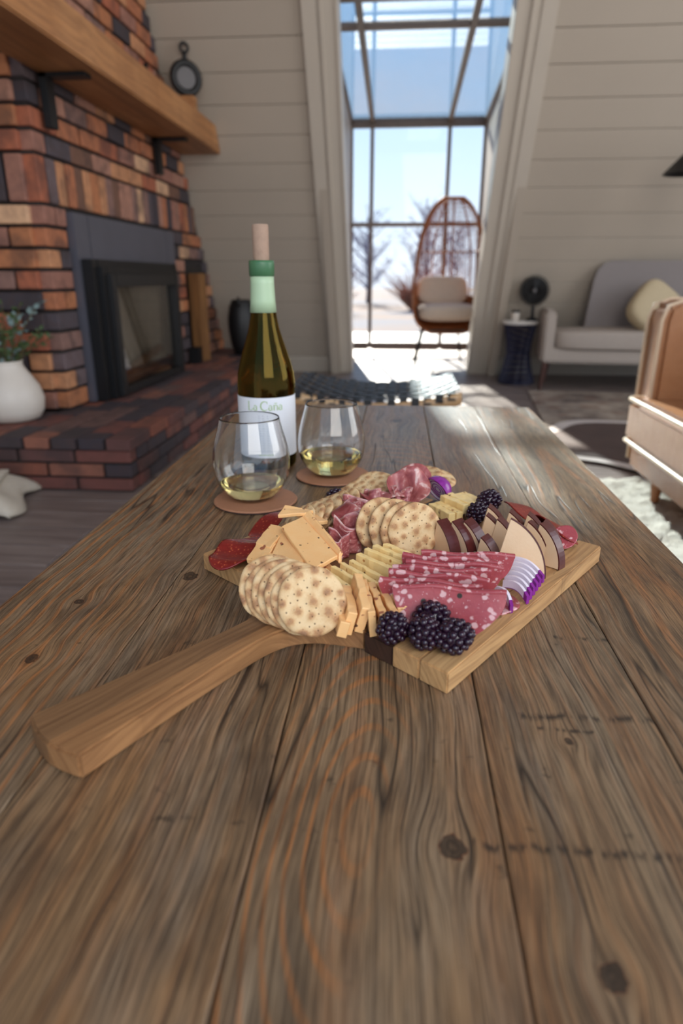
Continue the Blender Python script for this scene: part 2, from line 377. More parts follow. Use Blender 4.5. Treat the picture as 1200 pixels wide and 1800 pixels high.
HP = [srgb(124, 74, 62), srgb(96, 62, 58), srgb(58, 50, 56), srgb(140, 88, 70), srgb(84, 56, 52), srgb(112, 66, 58), srgb(64, 54, 58), srgb(104, 76, 70), srgb(132, 76, 58)]
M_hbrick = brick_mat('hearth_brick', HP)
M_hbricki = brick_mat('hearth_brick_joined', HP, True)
M_mortar = plain('dark_mortar', srgb(44, 38, 36), 0.95, 0, 0.2, 30, 0.5, 120, 0.003)
M_steel = plain('blackened_steel', srgb(92, 92, 102), 0.42, 0.3, 0.08, 8)
M_iron = plain('black_iron', srgb(28, 28, 30), 0.45, 0.4, 0.1, 20)
M_black = plain('matte_black', srgb(22, 21, 22), 0.5, 0, 0.15, 12)
M_fireglass = glass_sheet('fire_glass', (0.80, 0.78, 0.74), 0.16, 0.03)
M_palefirebox = plain('reflection_pale_firebox', srgb(150, 142, 130), 0.9, 0, 0.25, 14)  # firebox painted pale to imitate the reflection in its door glass
M_window = glass_sheet('door_glass', (0.96, 0.98, 1.0), 0.012)
M_roofglass = glass_sheet('tinted_roof_glass', (0.86, 0.94, 1.0), 0.20)
M_bar = plain('bronze_glazing_bar', srgb(112, 98, 90), 0.45, 0.1, 0.08, 10)  # bronze lightened to put the window glare into the colour
M_sofa = plain('grey_weave', srgb(172, 160, 150), 0.9, 0, 0.06, 90, 0.4, 600)
M_sofab = plain('grey_weave_back', srgb(140, 132, 130), 0.9, 0, 0.06, 90, 0.4, 600)
M_pillow = plain('cream_linen', srgb(190, 172, 140), 0.9, 0, 0.06, 60, 0.4, 500)
M_cush = plain('outdoor_cushion', srgb(214, 196, 178), 0.9, 0, 0.05, 40, 0.3, 400)
M_navy = plain('navy_wire', srgb(34, 36, 62), 0.5, 0.2, 0.06, 10)
M_stone = plain('white_marble', srgb(226, 222, 216), 0.3, 0, 0.05, 20)
M_ceramic = plain('glazed_white_ceramic', srgb(214, 204, 192), 0.42, 0, 0.04, 14, 0.1, 120)
M_strap = plain('black_leather_strap', srgb(20, 19, 20), 0.55, 0, 0.12, 40)
M_cloth = plain('cream_knit', srgb(196, 186, 170), 0.95, 0, 0.08, 60, 0.5, 300, 0.003)
M_rattan = plain('rattan', srgb(158, 92, 50), 0.5, 0, 0.2, 30)
M_leaf = plain('fern_leaf', srgb(62, 82, 44), 0.6, 0, 0.3, 40)
M_leaf2 = plain('eucalyptus_leaf', srgb(120, 140, 138), 0.6, 0, 0.2, 40)
M_stem = plain('plant_stem', srgb(88, 74, 44), 0.7, 0, 0.2, 40)
M_brass = plain('aged_face', srgb(96, 92, 92), 0.4, 0.2, 0.1, 20)

def leather():
    k = NT('tan_leather', 0.34); p = k.obj()
    n = k.noise(p, 9, 4, 0.6); f = k.noise(p, 60, 4)
    c = k.mix(n, srgb(164, 104, 62), srgb(200, 150, 108)); c = k.mix(k.ma('MULTIPLY', f, 0.35), c, srgb(134, 84, 50))
    k.set('Base Color', c)
    v = k.voro(p, 420); wr = k.noise(k.mp(p, (6, 30, 3)), 1.0, 3)
    k.bump(k.ma('ADD', k.ma('MULTIPLY', v, 0.25), wr), 0.35, 0.006); return k.m
M_leather = leather()
M_piping = plain('pale_piping', srgb(222, 196, 166), 0.35)

def rug_mat():
    k = NT('faded_rug', 0.95); p = k.obj()
    n = k.noise(p, 2.6, 5, 0.7); v = k.voro(p, 6.0); w = k.noise(k.mp(p, (3, 40, 1)), 1.0, 4)
    c = k.mix(k.ramp(n, [(0.38, 0.0), (0.62, 1.0)]), srgb(96, 82, 76), srgb(186, 170, 152))
    c = k.mix(k.ramp(v, [(0.2, 0.5), (0.35, 0.0)]), c, srgb(128, 84, 66)); c = k.mix(k.ma('MULTIPLY', w, 0.4), c, srgb(70, 58, 56))
    k.set('Base Color', c); k.bump(k.noise(p, 300, 3), 0.5, 0.004); return k.m
M_rug = rug_mat()
def shag_mat():
    k = NT('white_shag', 0.95); p = k.obj()
    k.set('Base Color', k.mix(k.noise(p, 18, 4), srgb(206, 198, 182), srgb(240, 236, 226))); k.bump(k.noise(p, 60, 5, 0.7), 0.9, 0.02); return k.m
M_shag = shag_mat()
M_hideb = plain('brown_hide', srgb(84, 66, 60), 0.8, 0, 0.25, 7, 0.4, 200, 0.003)
M_hidew = plain('white_hide', srgb(206, 196, 190), 0.85, 0, 0.05, 7, 0.4, 200, 0.003)

def ground_mat():
    k = NT('dry_field', 0.95); p = k.obj(); n = k.noise(p, 0.22, 5, 0.6); f = k.noise(p, 3, 4)
    c = k.mix(k.ramp(n, [(0.42, 0.0), (0.58, 1.0)]), srgb(112, 84, 68), srgb(84, 84, 96)); c = k.mix(k.ma('MULTIPLY', f, 0.4), c, srgb(78, 62, 54))
    k.set('Base Color', c); return k.m
M_ground = ground_mat()
M_bark = plain('grey_bark', srgb(98, 88, 100), 0.9, 0, 0.2, 5)
M_twig = plain('purple_grey_twig', srgb(112, 102, 126), 0.9, 0, 0.15, 5)
M_brush = plain('rust_brush', srgb(150, 98, 74), 0.9, 0, 0.25, 3)

# --- food materials
def cracker_mat():
    k = NT('baked_cracker', 0.72); p = k.obj(); X, Y, Z = k.sep(p)
    t = k.attr('toast'); n = k.noise(p, 160, 4, 0.6)
    f = k.ma('ADD', t, k.ma('MULTIPLY', k.ma('SUBTRACT', n, 0.5), 0.95))
    c = k.ramp(f, [(0.06, srgb(222, 190, 142)), (0.30, srgb(208, 168, 116)), (0.52, srgb(176, 122, 72)), (0.85, srgb(132, 80, 42))])
    fine = k.noise(p, 900, 3); c = k.mix(k.ma('MULTIPLY', fine, 0.25), c, srgb(240, 220, 182))
    pin = k.voro(k.comb(X, Y, 0.0), 190, 'F1', 0.2)
    pm = k.ma('MULTIPLY', k.ramp(pin, [(0.10, 1.0), (0.15, 0.0)]), k.ma('GREATER_THAN', Z, 0.0012))
    c = k.mix(k.ma('MULTIPLY', pm, 0.8), c, srgb(84, 56, 32))
    k.set('Base Color', c); k.bump(k.ma('SUBTRACT', k.ma('ADD', n, k.ma('MULTIPLY', fine, 0.3)), pm), 0.45, 0.0008)
    k.set('Subsurface Weight', 0.0); return k.m
M_cracker = cracker_mat()
def cheese_mat(name, c1, c2, bits, bitcol, rough=0.42):
    k = NT(name, rough); p = k.n('ShaderNodeNewGeometry').outputs['Position']
    n = k.noise(p, 70, 4); c = k.mix(n, c1, c2)
    v = k.noise(k.mp(p, (1, 1.0, 1.0)), 120, 1.5, 0.4)
    m = k.ramp(v, [(bits, 0.0), (bits+0.025, 0.85)]); c = k.mix(m, c, bitcol)
    m2 = k.ramp(k.noise(k.vadd(p, (3, 1, 2)), 150, 1), [(bits+0.05, 0.0), (bits+0.07, 0.9)]); c = k.mix(m2, c, srgb(70, 34, 30))
    k.set('Base Color', c).set('Subsurface Weight', 0.08).set('Subsurface Scale', 0.002); k.b.inputs['Subsurface Radius'].default_value = (1.0, 0.75, 0.5)
    k.bump(k.noise(p, 420, 4), 0.22, 0.0007); return k.m
M_orange = cheese_mat('berry_cheddar', srgb(248, 188, 120), srgb(251, 206, 146), 0.672, srgb(150, 70, 52))
M_yellow = cheese_mat('pepper_jack', srgb(255, 213, 132), srgb(255, 230, 168), 0.70, srgb(170, 104, 40))
M_smoked = cheese_mat('smoked_cheese', srgb(222, 186, 146), srgb(230, 198, 160), 0.92, srgb(180, 130, 80))
M_rind = plain('brown_rind', srgb(82, 32, 30), 0.3, 0, 0.25, 120, 0.1, 300)
def salami_mat():
    k = NT('salami', 0.38); p = k.n('ShaderNodeNewGeometry').outputs['Position']
    w = k.vadd(p, k.mix(0.006, (0.0, 0.0, 0.0), k.noise(p, 120, 2, col=True)))
    v = k.voro(w, 150, 'F1', 1.0); big = k.noise(p, 60, 2); v2 = k.voro(w, 330, 'F1')
    base = k.mix(k.noise(p, 200, 3), srgb(150, 58, 66), srgb(178, 82, 86))
    thr = k.ma('SUBTRACT', v, k.ma('MULTIPLY', k.ma('SUBTRACT', big, 0.5), 0.75))
    c = k.mix(k.ramp(thr, [(0.26, 0.85), (0.38, 0.0)]), base, srgb(226, 184, 182))
    c = k.mix(k.ramp(v2, [(0.10, 0.55), (0.2, 0.0)]), c, srgb(226, 186, 186))
    pp = k.voro(k.vadd(p, (1, 2, 3)), 42); c = k.mix(k.ramp(pp, [(0.075, 1.0), (0.1, 0.0)]), c, srgb(46, 34, 26))
    k.set('Base Color', c).set('Subsurface Weight', 0.15).set('Subsurface Scale', 0.003); k.bump(k.noise(p, 500, 3), 0.25, 0.0006); return k.m
M_salami = salami_mat()
def prosc_mat():
    k = NT('prosciutto', 0.28); u = k.attr('strip', out='Vector'); U, V, _ = k.sep(u)
    n = k.noise(k.comb(k.ma('MULTIPLY', U, 2.5), k.ma('MULTIPLY', V, 3.2), k.ma('MULTIPLY', k.rand(), 20)), 1.6, 4, 0.6, 0.8)
    c = k.ramp(n, [(.34, srgb(136, 58, 60)), (.50, srgb(172, 94, 92)), (.58, srgb(190, 120, 114)), (.64, srgb(228, 196, 188)), (.71, srgb(180, 104, 100))])
    edge = k.ramp(V, [(0.93, 0.0), (0.99, 0.45)]); c = k.mix(edge, c, srgb(230, 196, 188))
    k.set('Base Color', c).set('Subsurface Weight', 0.2).set('Subsurface Scale', 0.003); k.bump(n, 0.2, 0.001); return k.m
M_prosc = prosc_mat()
def chorizo_mat():
    k = NT('chorizo', 0.3); p = k.n('ShaderNodeNewGeometry').outputs['Position']
    v = k.voro(p, 260); n = k.noise(p, 150, 3)
    c = k.mix(n, srgb(108, 22, 22), srgb(146, 38, 32)); c = k.mix(k.ramp(v, [(0.14, 0.75), (0.3, 0.0)]), c, srgb(200, 100, 62))
    k.set('Base Color', c); k.bump(n, 0.2, 0.0008); return k.m
M_chorizo = chorizo_mat()
def berry_mat():
    k = NT('blackberry_skin', 0.16); p = k.obj()
    k.set('Base Color', k.mix(k.noise(p, 90, 2), (0.006, 0.004, 0.012), (0.035, 0.006, 0.022))).set('Specular IOR Level', 0.6); return k.m
M_berry = berry_mat()
M_onionw = plain('onion_flesh', srgb(232, 222, 232), 0.25, 0, 0.03, 60)
def onion_mat():
    k = NT('onion_skin', 0.2); p = k.obj(); n = k.noise(k.mp(p, (300, 60, 60)), 1.0, 3)
    k.set('Base Color', k.mix(n, srgb(104, 20, 112), srgb(156, 58, 158))); return k.m
M_onion = onion_mat()
M_cork = plain('cork', srgb(164, 136, 116), 0.85, 0, 0.12, 120, 0.5, 500)
M_coaster = plain('tan_coaster_leather', srgb(168, 116, 84), 0.6, 0, 0.08, 160, 0.3, 600)
M_coasterb = plain('coaster_edge', srgb(54, 40, 44), 0.7)
M_foil = plain('pale_green_capsule', srgb(172, 196, 160), 0.42, 0, 0.03, 20)
M_foild = plain('green_capsule_band', srgb(66, 110, 74), 0.4, 0, 0.06, 30)
M_paper = plain('white_label_paper', srgb(226, 228, 232), 0.6, 0, 0.015, 30)
M_inkg = plain('green_ink', srgb(158, 186, 116), 0.6)
M_inkgr = plain('grey_ink', srgb(196, 200, 208), 0.6)
M_glass = glass_solid('clear_glass', (0.985, 0.99, 0.99), 1.5)
M_bottle = glass_solid('olive_bottle_glass', (0.74, 0.60, 0.18), 1.5, ((0.50, 0.32, 0.02), 330))
M_wine = glass_solid('white_wine', (1.0, 0.98, 0.90), 1.34, ((0.93, 0.84, 0.42), 22))
M_winebt = glass_solid('wine_in_bottle', (0.98, 0.95, 0.80), 1.34, ((0.85, 0.62, 0.12), 9))

# ================================================================== STRUCTURE
SA = radians(57.0); CS, SS = cos(SA), sin(SA); Y0 = 5.45      # far roof slope rises towards the camera
def slope(x, v, off=0.0):      # x along wall, v up the slope, off into the room
    return Vector((x, Y0 - v*CS - off*SS, v*SS - off*CS)) if False else Vector((x, Y0 - v*CS - off*SS, v*SS - off*CS))
SM = Matrix(((1, 0, 0), (0, -CS, -SS), (0, SS, -CS)))            # local (x, up-slope, into room)

# floor of wide grey planks running across the room
fl = struct(empty('floor', (0, 0, 0)))
MB().box((0.6, 2.6, -0.035), (4.4, 4.25, 0.015)).build('subfloor', M_gap, fl)
plank_me = MB().box((0, 0, 0), (0.75, 0.066, 0.01)).build('plank', M_floorw, fl, bevel=0.002, seg=1)
first = True
for r in range(62):
    y = -1.5 + 0.135*r; off = R.uniform(0, 1.5)
    lo, hi = (-3.4, 4.4) if y < 5.5 else (-0.45, 0.72)
    if y > 1.2 and y < 5.5: lo = -2.2
    x = lo - off if y < 5.5 else lo
    while x < hi:
        L = 1.5 if y < 5.5 else 1.17
        if x + L > lo and not (y < -0.2 and abs(x) > 2.2):
            o = plank_me if first else plank_me.copy()
            if not first: COL.objects.link(o); o.parent = fl
            o.location = (x + L/2, y, -0.01 + R.uniform(-.0008, .0008)); o.scale = ((L-0.004)/1.5, 1, 1); first = False
        x += L

# far sloped wall in shiplap, with the doorway
wl = struct(empty('wall_back', (0, 0, 0)))
OX0, OX1, OV = -0.37, 0.56, 2.2/SS
def slab(mb, x0, x1, v0, v1, o0, o1):
    P = [slope(x, v, o) for x in (x0, x1) for v in (v0, v1) for o in (o0, o1)]
    mb.add(P, [(0,1,3,2),(4,6,7,5),(0,4,5,1),(2,3,7,6),(0,2,6,4),(1,5,7,3)])
bk = MB(); slab(bk, -3.4, OX0, -0.02, 6.0, -0.06, -0.012); slab(bk, OX1, 5.0, -0.02, 6.0, -0.06, -0.012); slab(bk, OX0, OX1, OV, 6.0, -0.06, -0.012)
bk.build('backing', M_gap, wl)
BW = 0.168
for row in range(19):
    v0 = row*BW + 0.16
    for x0, x1 in ((-2.3, -0.56), (0.77, 4.2)):
        b = MB(); slab(b, x0, x1, v0 + 0.003, v0 + BW - 0.001, -0.010, 0.004 + R.uniform(0, .002)); b.build('board', M_wall, wl, bevel=0.002, seg=1)
b = MB(); slab(b, -3.4, -2.3, 0.16, 6.0, -0.012, 0.004); b.build('board', M_wall, wl)
b = MB(); slab(b, -2.3, 4.2, 19*BW + 0.16, 6.0, -0.012, 0.004); b.build('board', M_wall, wl)
b = MB(); slab(b, -0.56, 0.77, OV, 19*BW + 0.16, -0.012, 0.004); b.build('board', M_wall, wl)
for nm, x0, x1 in (('baseboard_left', -1.3, -0.56), ('baseboard_right', 0.77, 4.2)):
    b = MB(); slab(b, x0, x1, 0.0, 0.155, -0.012, 0.016); struct(b.build(nm, M_trim, None, bevel=0.004))
# door casing: flat board, raised outer bead and inner jamb
for nm, xi, xo, s in (('trim_1', OX0, -0.56, -1), ('trim_2', OX1, 0.77, 1)):
    t = struct(empty(nm, (0, 0, 0)))
    b = MB(); slab(b, min(xi, xo), max(xi, xo), 0.0, OV+.3, 0.004, 0.022); b.build('casing_board', M_trim, t, bevel=0.003)
    xb = xi + s*0.085
    b = MB(); slab(b, xb - 0.012, xb + 0.012, 0.0, OV+.3, 0.022, 0.036); b.build('bead', M_trim, t, bevel=0.005)
    b = MB(); slab(b, min(xo, xo - s*0.085), max(xo, xo - s*0.085), 0.0, OV+.3, 0.022, 0.030); b.build('outer_board', M_trim, t, bevel=0.004)
    b = MB(); slab(b, xi - 0.004 if s > 0 else xi - 0.012, xi + 0.012 if s > 0 else xi + 0.004, 0.0, OV, -0.16, 0.03); b.build('jamb', M_trim, t, bevel=0.003)
# dormer cheeks
GY = 6.6
ch = struct(empty('wall_dormer', (0, 0, 0)))
for s, x in ((-1, -0.50), (1, 0.745)):
    pts = [(Y0 - 0.12, 0.0), (GY + 0.05, 0.0), (GY + 0.05, 2.02), (4.06, 2.18)]
    b = MB(); n = 4
    V = [(x - 0.03, y, z) for y, z in pts] + [(x + 0.03, y, z) for y, z in pts]
    b.add(V, [(0,1,2,3), (7,6,5,4)] + [(i, (i+1) % 4, 4 + (i+1) % 4, 4 + i) for i in range(4)]); b.build('cheek', M_wall, ch)
# glass door: upright leaf of big panes, and the glass roof that leans in over it
d = struct(empty('door_1', (0, GY, 0)))
XS = [-0.47, -0.281, 0.40, 0.715]; ZS = [0.11, 1.19, 2.0]
for x in XS:
    w = 0.017 if x in XS[1:3] else 0.02
    MB().box((x, 0, 1.05), (w, 0.02, 0.97)).build('stile', M_bar, d, bevel=0.004)
for z, h in ((0.10, 0.035), (1.19, 0.018), (2.005, 0.03)):
    for i in range(3):
        MB().box(((XS[i]+XS[i+1])/2, 0, z), ((XS[i+1]-XS[i])/2 - 0.016, 0.019, h)).build('rail', M_bar, d, bevel=0.004)
for i in range(3):
    for j in range(2):
        x0, x1, z0, z1 = XS[i]+.012, XS[i+1]-.012, ZS[j]+.01, ZS[j+1]-.01
        MB().box(((x0+x1)/2, 0, (z0+z1)/2), ((x1-x0)/2, 0.003, (z1-z0)/2)).build('pane', M_window, d)
w = struct(empty('window_1', (0, GY, 2.03)))
RT = radians(4.6); RM = Matrix(((1, 0, 0), (0, -cos(RT), sin(RT)), (0, sin(RT), cos(RT))))   # local (x, toward room, up)
VS = [0.0, 1.84, 2.20, 2.62]  # bar next to the wall end is unseen, added for its shadow on the table
for x in XS:
    c = RM @ Vector((x, 1.31, 0)); MB().box(c, (0.020, 1.31, 0.02), RM).build('rafter_bar', M_bar, w, bevel=0.004)
for v in VS:
    for i in range(3):
        c = RM @ Vector(((XS[i]+XS[i+1])/2, v, 0)); MB().box(c, ((XS[i+1]-XS[i])/2 - .018, 0.022, 0.019), RM).build('cross_bar', M_bar, w, bevel=0.004)
for i in range(3):
    for j in range(3):
        c = RM @ Vector(((XS[i]+XS[i+1])/2, (VS[j]+VS[j+1])/2, 0)); MB().box(c, ((XS[i+1]-XS[i])/2 - .014, (VS[j+1]-VS[j])/2 - .014, 0.003), RM).build('pane', M_roofglass, w)

# rear roof slope high behind the camera (open to the windows below it), ridge at top
b = MB(); ry = Y0 - 6.0*CS
P = [(-3.4, ry, 6*SS), (5, ry, 6*SS), (5, -0.55, 2.9), (-3.4, -0.55, 2.9)]
b.add(P + [(x, y - 0.06, z + 0.04) for x, y, z in P], [(0,1,2,3), (7,6,5,4)] + [(i, (i+1) % 4, 4+(i+1) % 4, 4+i) for i in range(4)])
struct(b.build('ceiling', M_wall))
b = MB(); b.box((-2.47, 2.3, 2.6), (0.05, 4.2, 2.6)); struct(b.build('wall_left', M_wall))

# ================================================================== FIREPLACE
BX = -1.385
fp = empty('fireplace', (BX, 2.66, 0), 0, 'dark multicoloured brick chimney breast with black insert, against white shiplap', 'fireplace')
def fpl(p): return (p[0]-BX, p[1]-2.66, p[2])
bme = None
def unit_brick(mat):
    b = MB().box((0, 0, 0), (0.5, 0.5, 0.5)); me = mesh('brick', b.V, b.F)
    bb = bmesh.new(); bb.from_mesh(me); bmesh.ops.recalc_face_normals(bb, faces=bb.faces); bmesh.ops.bevel(bb, geom=bb.edges[:], offset=0.05, segments=1, affect='EDGES'); bb.to_mesh(me); bb.free()
    me.materials.append(mat); return me
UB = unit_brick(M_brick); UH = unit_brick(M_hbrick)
def yslope(z): return Y0 - z*CS/SS
core = MB()
pts = [(2.675, 0.199), (yslope(0.199)-.02, 0.199), (yslope(3.0)-.02, 3.0), (2.675, 3.0)]
NY0, NY1, NZ1 = 4.40, 4.80, 0.80     # wood niche
V = [(BX-.012-BX, y-2.66, z) for y, z in pts] + [(BX-.62-BX, y-2.66, z) for y, z in pts]
core.add(V, [(0,1,2,3), (7,6,5,4)] + [(i, (i+1) % 4, 4+(i+1) % 4, 4+i) for i in range(4)])
core.build('mortar_core', M_mortar, fp)
bricks = []      # (centre, size)
def front_brick(y0, y1, z0, z1): bricks.append(((BX-0.03, (y0+y1)/2, (z0+z1)/2), (0.07+R.uniform(-.006, .008), y1-y0-.012, z1-z0-.013)))
z = 0.20; row = 0
while z < 2.30:
    sold = abs(z - 1.0) < 0.045
    hgt = 0.175 if sold else 0.080
    y = 2.66
    if not sold and row % 2: y0s = 0.10
    else: y0s = 0.205
    firstb = True
    while y < yslope(z) - 0.02:
        L = (0.078 if sold else (y0s if firstb else 0.205)); firstb = False
        y1 = min(y + L, yslope(z + hgt))
        if y1 - y > 0.03:
            segs = [(y, y1)]
            if z < 0.975: segs = [(a, b_) for a, b_ in ((y, min(y1, 2.85)), (max(y, 4.135), y1)) if b_-a > 0.03]
            out = []
            for a, b_ in segs:
                if z < NZ1 - 0.02: out += [(p, q) for p, q in ((a, min(b_, NY0)), (max(a, NY1), b_)) if q-p > 0.03]
                else: out.append((a, b_))
            for a, b_ in out: front_brick(a, b_, z, z + hgt)
        y += L
    # return face looking at the camera
    if z < 2.1:
        x = BX - 0.0; fb = True
        x -= 0.04
        while x > BX - 0.6:
            L = 0.08 if sold else (0.10 if (fb and row % 2 == 0) else 0.205); fb = False
            bricks.append(((x - L/2, 2.675, z + hgt/2), (L - .012, 0.06 + R.uniform(-.005, .006), hgt - .013)))
            x -= L
    z += hgt; row += 1
from math import hypot
bricks.sort(key=lambda t: -(t[1][1]*t[1][2]) / ((t[0][1])**2) if True else 0)
joined = MB()
for i, (c, s) in enumerate(bricks):
    if i < 300: link('brick', UB, fp, None, fpl(c), (R.uniform(-.006, .006), R.uniform(-.01, .01), R.uniform(-.01, .01)), s)
    else: joined.box(fpl(c), tuple(x/2 for x in s))
if joined.V: joined.build('far_bricks', M_bricki, fp)['kind'] = 'stuff'
# wood niche: flat black plate paints in the dark of the recess
nb = MB()
nb.box(fpl((BX-.006, (NY0+NY1)/2, 0.5)), (0.004, (NY1-NY0)/2, 0.30)); nb.build('niche_shade_plate', M_palefirebox and M_black, fp)
# insert: surround plate, stepped frame, glazed door
def yz_frame(name, y0, y1, z0, z1, w, x0, x1, mat, par, bev=0.004, top=None):
    m = MB(); cx = (x0+x1)/2; hx = (x1-x0)/2
    for (a, b_, c, d_) in ((y0, y0+w, z0, z1), (y1-w, y1, z0, z1), (y0+w, y1-w, z1-w if top is None else top, z1), (y0+w, y1-w, z0, z0+w*0.6)):
        m.box(fpl((cx, (a+b_)/2, (c+d_)/2)), (hx, (b_-a)/2, (d_-c)/2))
    return m.build(name, mat, par, bevel=bev)
yz_frame('surround_plate', 2.85, 4.135, 0.20, 0.985, 0.14, BX-.005, BX+.030, M_steel, fp, top=0.80)
yz_frame('insert_frame', 2.875, 4.01, 0.20, 0.805, 0.06, BX+.030, BX+.075, M_iron, fp)
yz_frame('insert_inner_frame', 2.93, 3.96, 0.20, 0.775, 0.05, BX+.055, BX+.095, M_iron, fp)
dr = yz_frame('stove_door', 2.975, 3.90, 0.205, 0.745, 0.055, BX+.045, BX+.115, M_black, fp)
MB().box(fpl((BX+.085, 3.4375, 0.475)), (0.003, 0.41, 0.225)).build('glass', M_fireglass, dr)
fbx = MB()
for c, h in (((BX-.004, 3.44, .47), (.004, .5, .28)), ((BX+.03, 3.44, .222), (.05, .44, .01)), ): fbx.box(fpl(c), h)
fbx.build('firebox', M_palefirebox, fp)
for i, (y, z, a) in enumerate(((3.35, 0.262, 0.1), (3.52, 0.258, -0.12), (3.43, 0.315, 0.35))):
    p = Vector(fpl((BX+.04, y, z))); dv = Vector((0.02*cos(a), 0.22, 0.35*sin(a)*.4))
    MB().tube([p-dv, p, p+dv], [.024, .027, .023], 9).build('charred_log', M_log, fp, smooth=True)

# raised hearth
HT, HX, HY = 0.196, -0.93, 2.175
he = empty('raised_hearth', (HX, HY, 0), 0, 'low raised brick hearth running along the chimney breast', 'hearth')
def hl(p): return (p[0]-HX, p[1]-HY, p[2])
b = MB(); ye = yslope(0.19) - .02
P = [(HX-.012, HY+.012), (HX-.012, ye), (-2.2, ye), (-2.2, HY+.012)]
b.prism([hl((x, y, 0))[:2] for x, y in P], 0, HT-.008); b.build('mortar_core', M_mortar, he)
hb = []
for r_, (z0, z1) in enumerate(((0.002, 0.052), (0.052, 0.104), (0.104, 0.155), (0.155, 0.196))):
    off = 0.0 if r_ % 2 else 0.105
    if r_ == 3: continue
    x = HX; k_ = 0
    while x > -2.2:
        L = (0.105 if (k_ == 0 and r_ % 2) else 0.21); k_ += 1
        hb.append(((x - L/2, HY+.03, (z0+z1)/2), (L-.01, 0.06+R.uniform(-.004, .006), z1-z0-.008))); x -= L
    y = HY + .062; k_ = 0
    while y < ye - .05:
        L = (0.105 if (k_ == 0 and not r_ % 2) else 0.21); k_ += 1
        L = min(L, ye - y); hb.append(((HX-.03, y + L/2, (z0+z1)/2), (0.06+R.uniform(-.004, .006), L-.01, z1-z0-.008))); y += L
# cap course: bricks laid flat, rows along the hearth
xr = HX + .008; r_ = 0
while xr > -2.15:
    wd = 0.10; y = HY - .01 - (0.1 if r_ % 2 else 0)
    while y < ye - .04:
        y1 = min(y + .21, ye); ya = max(y, HY - .01)
        if xr - wd/2 > BX - .02 or ya < 2.62:
            y1b = min(y1, 2.64) if xr - wd/2 < BX - .02 else y1
            if y1b - ya > .04: hb.append(((xr - wd/2, (ya+y1b)/2, .1755+R.uniform(-.001, .001)), (wd-.008, y1b-ya-.008, .041)))
        y += .21
    xr -= wd; r_ += 1
hb.sort(key=lambda t: t[0][1]*1.0 - t[0][0]*1.2)
jn = MB()
for i, (c, s) in enumerate(hb):
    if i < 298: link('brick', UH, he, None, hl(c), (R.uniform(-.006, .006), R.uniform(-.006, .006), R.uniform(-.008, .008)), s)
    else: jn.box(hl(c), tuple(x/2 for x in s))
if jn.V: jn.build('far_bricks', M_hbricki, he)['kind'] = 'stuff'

# mantel beam on two iron brackets
mt = empty('mantel_beam', (BX, 2.2, 1.45), 0, 'thick honey timber mantel beam on black brackets, across the brick breast', 'mantel')
b = MB(); zb, zt = 0.0, 0.145; x1 = -1.13 - BX
V = []
for x in (0.012, x1):
    for y, z in ((-0.6, zb), (yslope(1.45) - 2.2 - .012, zb), (yslope(1.595) - 2.2 - .012, zt), (-0.6, zt)): V.append((x, y, z))
b.add(V, [(0,1,2,3), (7,6,5,4)] + [(i, (i+1) % 4, 4+(i+1) % 4, 4+i) for i in range(4)])
b.build('beam', M_mantel, mt, bevel=0.006)
for y in (2.765, 3.97):
    m = MB(); m.box((0.035, y-2.2, -0.09), (0.014, 0.028, 0.09)); m.box((0.11, y-2.2, -0.008), (0.09, 0.028, 0.007))
    m.build('bracket', M_iron, mt)

# things on the mantel
def ring(c, r, t, n, axis, M=None):
    c = Vector(c); ax = Vector(axis).normalized(); u = ax.orthogonal().normalized(); w_ = ax.cross(u)
    return [c + (u*cos(2*pi*i/n) + w_*sin(2*pi*i/n))*r for i in range(n)]
MZ = 1.597
ck = empty('mantel_clock', (-1.22, 4.16, MZ), 0, 'round black clock with a hanging loop on the mantel end', 'clock')
ax = Vector((0.55, -0.8, 0.0)).normalized()
MB().tube(ring((0, 0, 0.180), 0.072, 0, 36, ax), 0.020, 10, True).build('rim', M_black, ck, smooth=True)
Mx = face_to(ax); m = MB(); pr = [(0.001, -0.02), (0.066, -0.02), (0.066, 0.006), (0.001, 0.006)]
m.lathe(pr, 32); V = [Mx @ Vector(v) + Vector((0, 0, .180)) for v in m.V]; mm = MB(); mm.add(V, m.F); mm.build('dial', M_brass, ck)
MB().tube([(0, 0, .262), (0, 0, .285), (0, 0, .302)], [.018, .012, .015], 10).build('crown', M_black, ck, smooth=True)
MB().tube(ring((0, 0, 0.325), 0.022, 0, 20, ax), 0.008, 8, True).build('loop', M_black, ck, smooth=True)
MB().box((0, 0, .045), (.045, .035, .045)).build('wooden_block', M_mantel, ck, bevel=.004)
cs = empty('mantel_candlestick', (-1.285, 3.70, MZ), 0, 'small black candlestick standing beside the round mantel clock', 'candlestick')
MB().lathe([(.032, 0), (.032, .008), (.012, .016), (.010, .07), (.02, .08), (.02, .092), (.011, .094), (.011, .13)], 20).build('stick', M_black, cs, smooth=True)

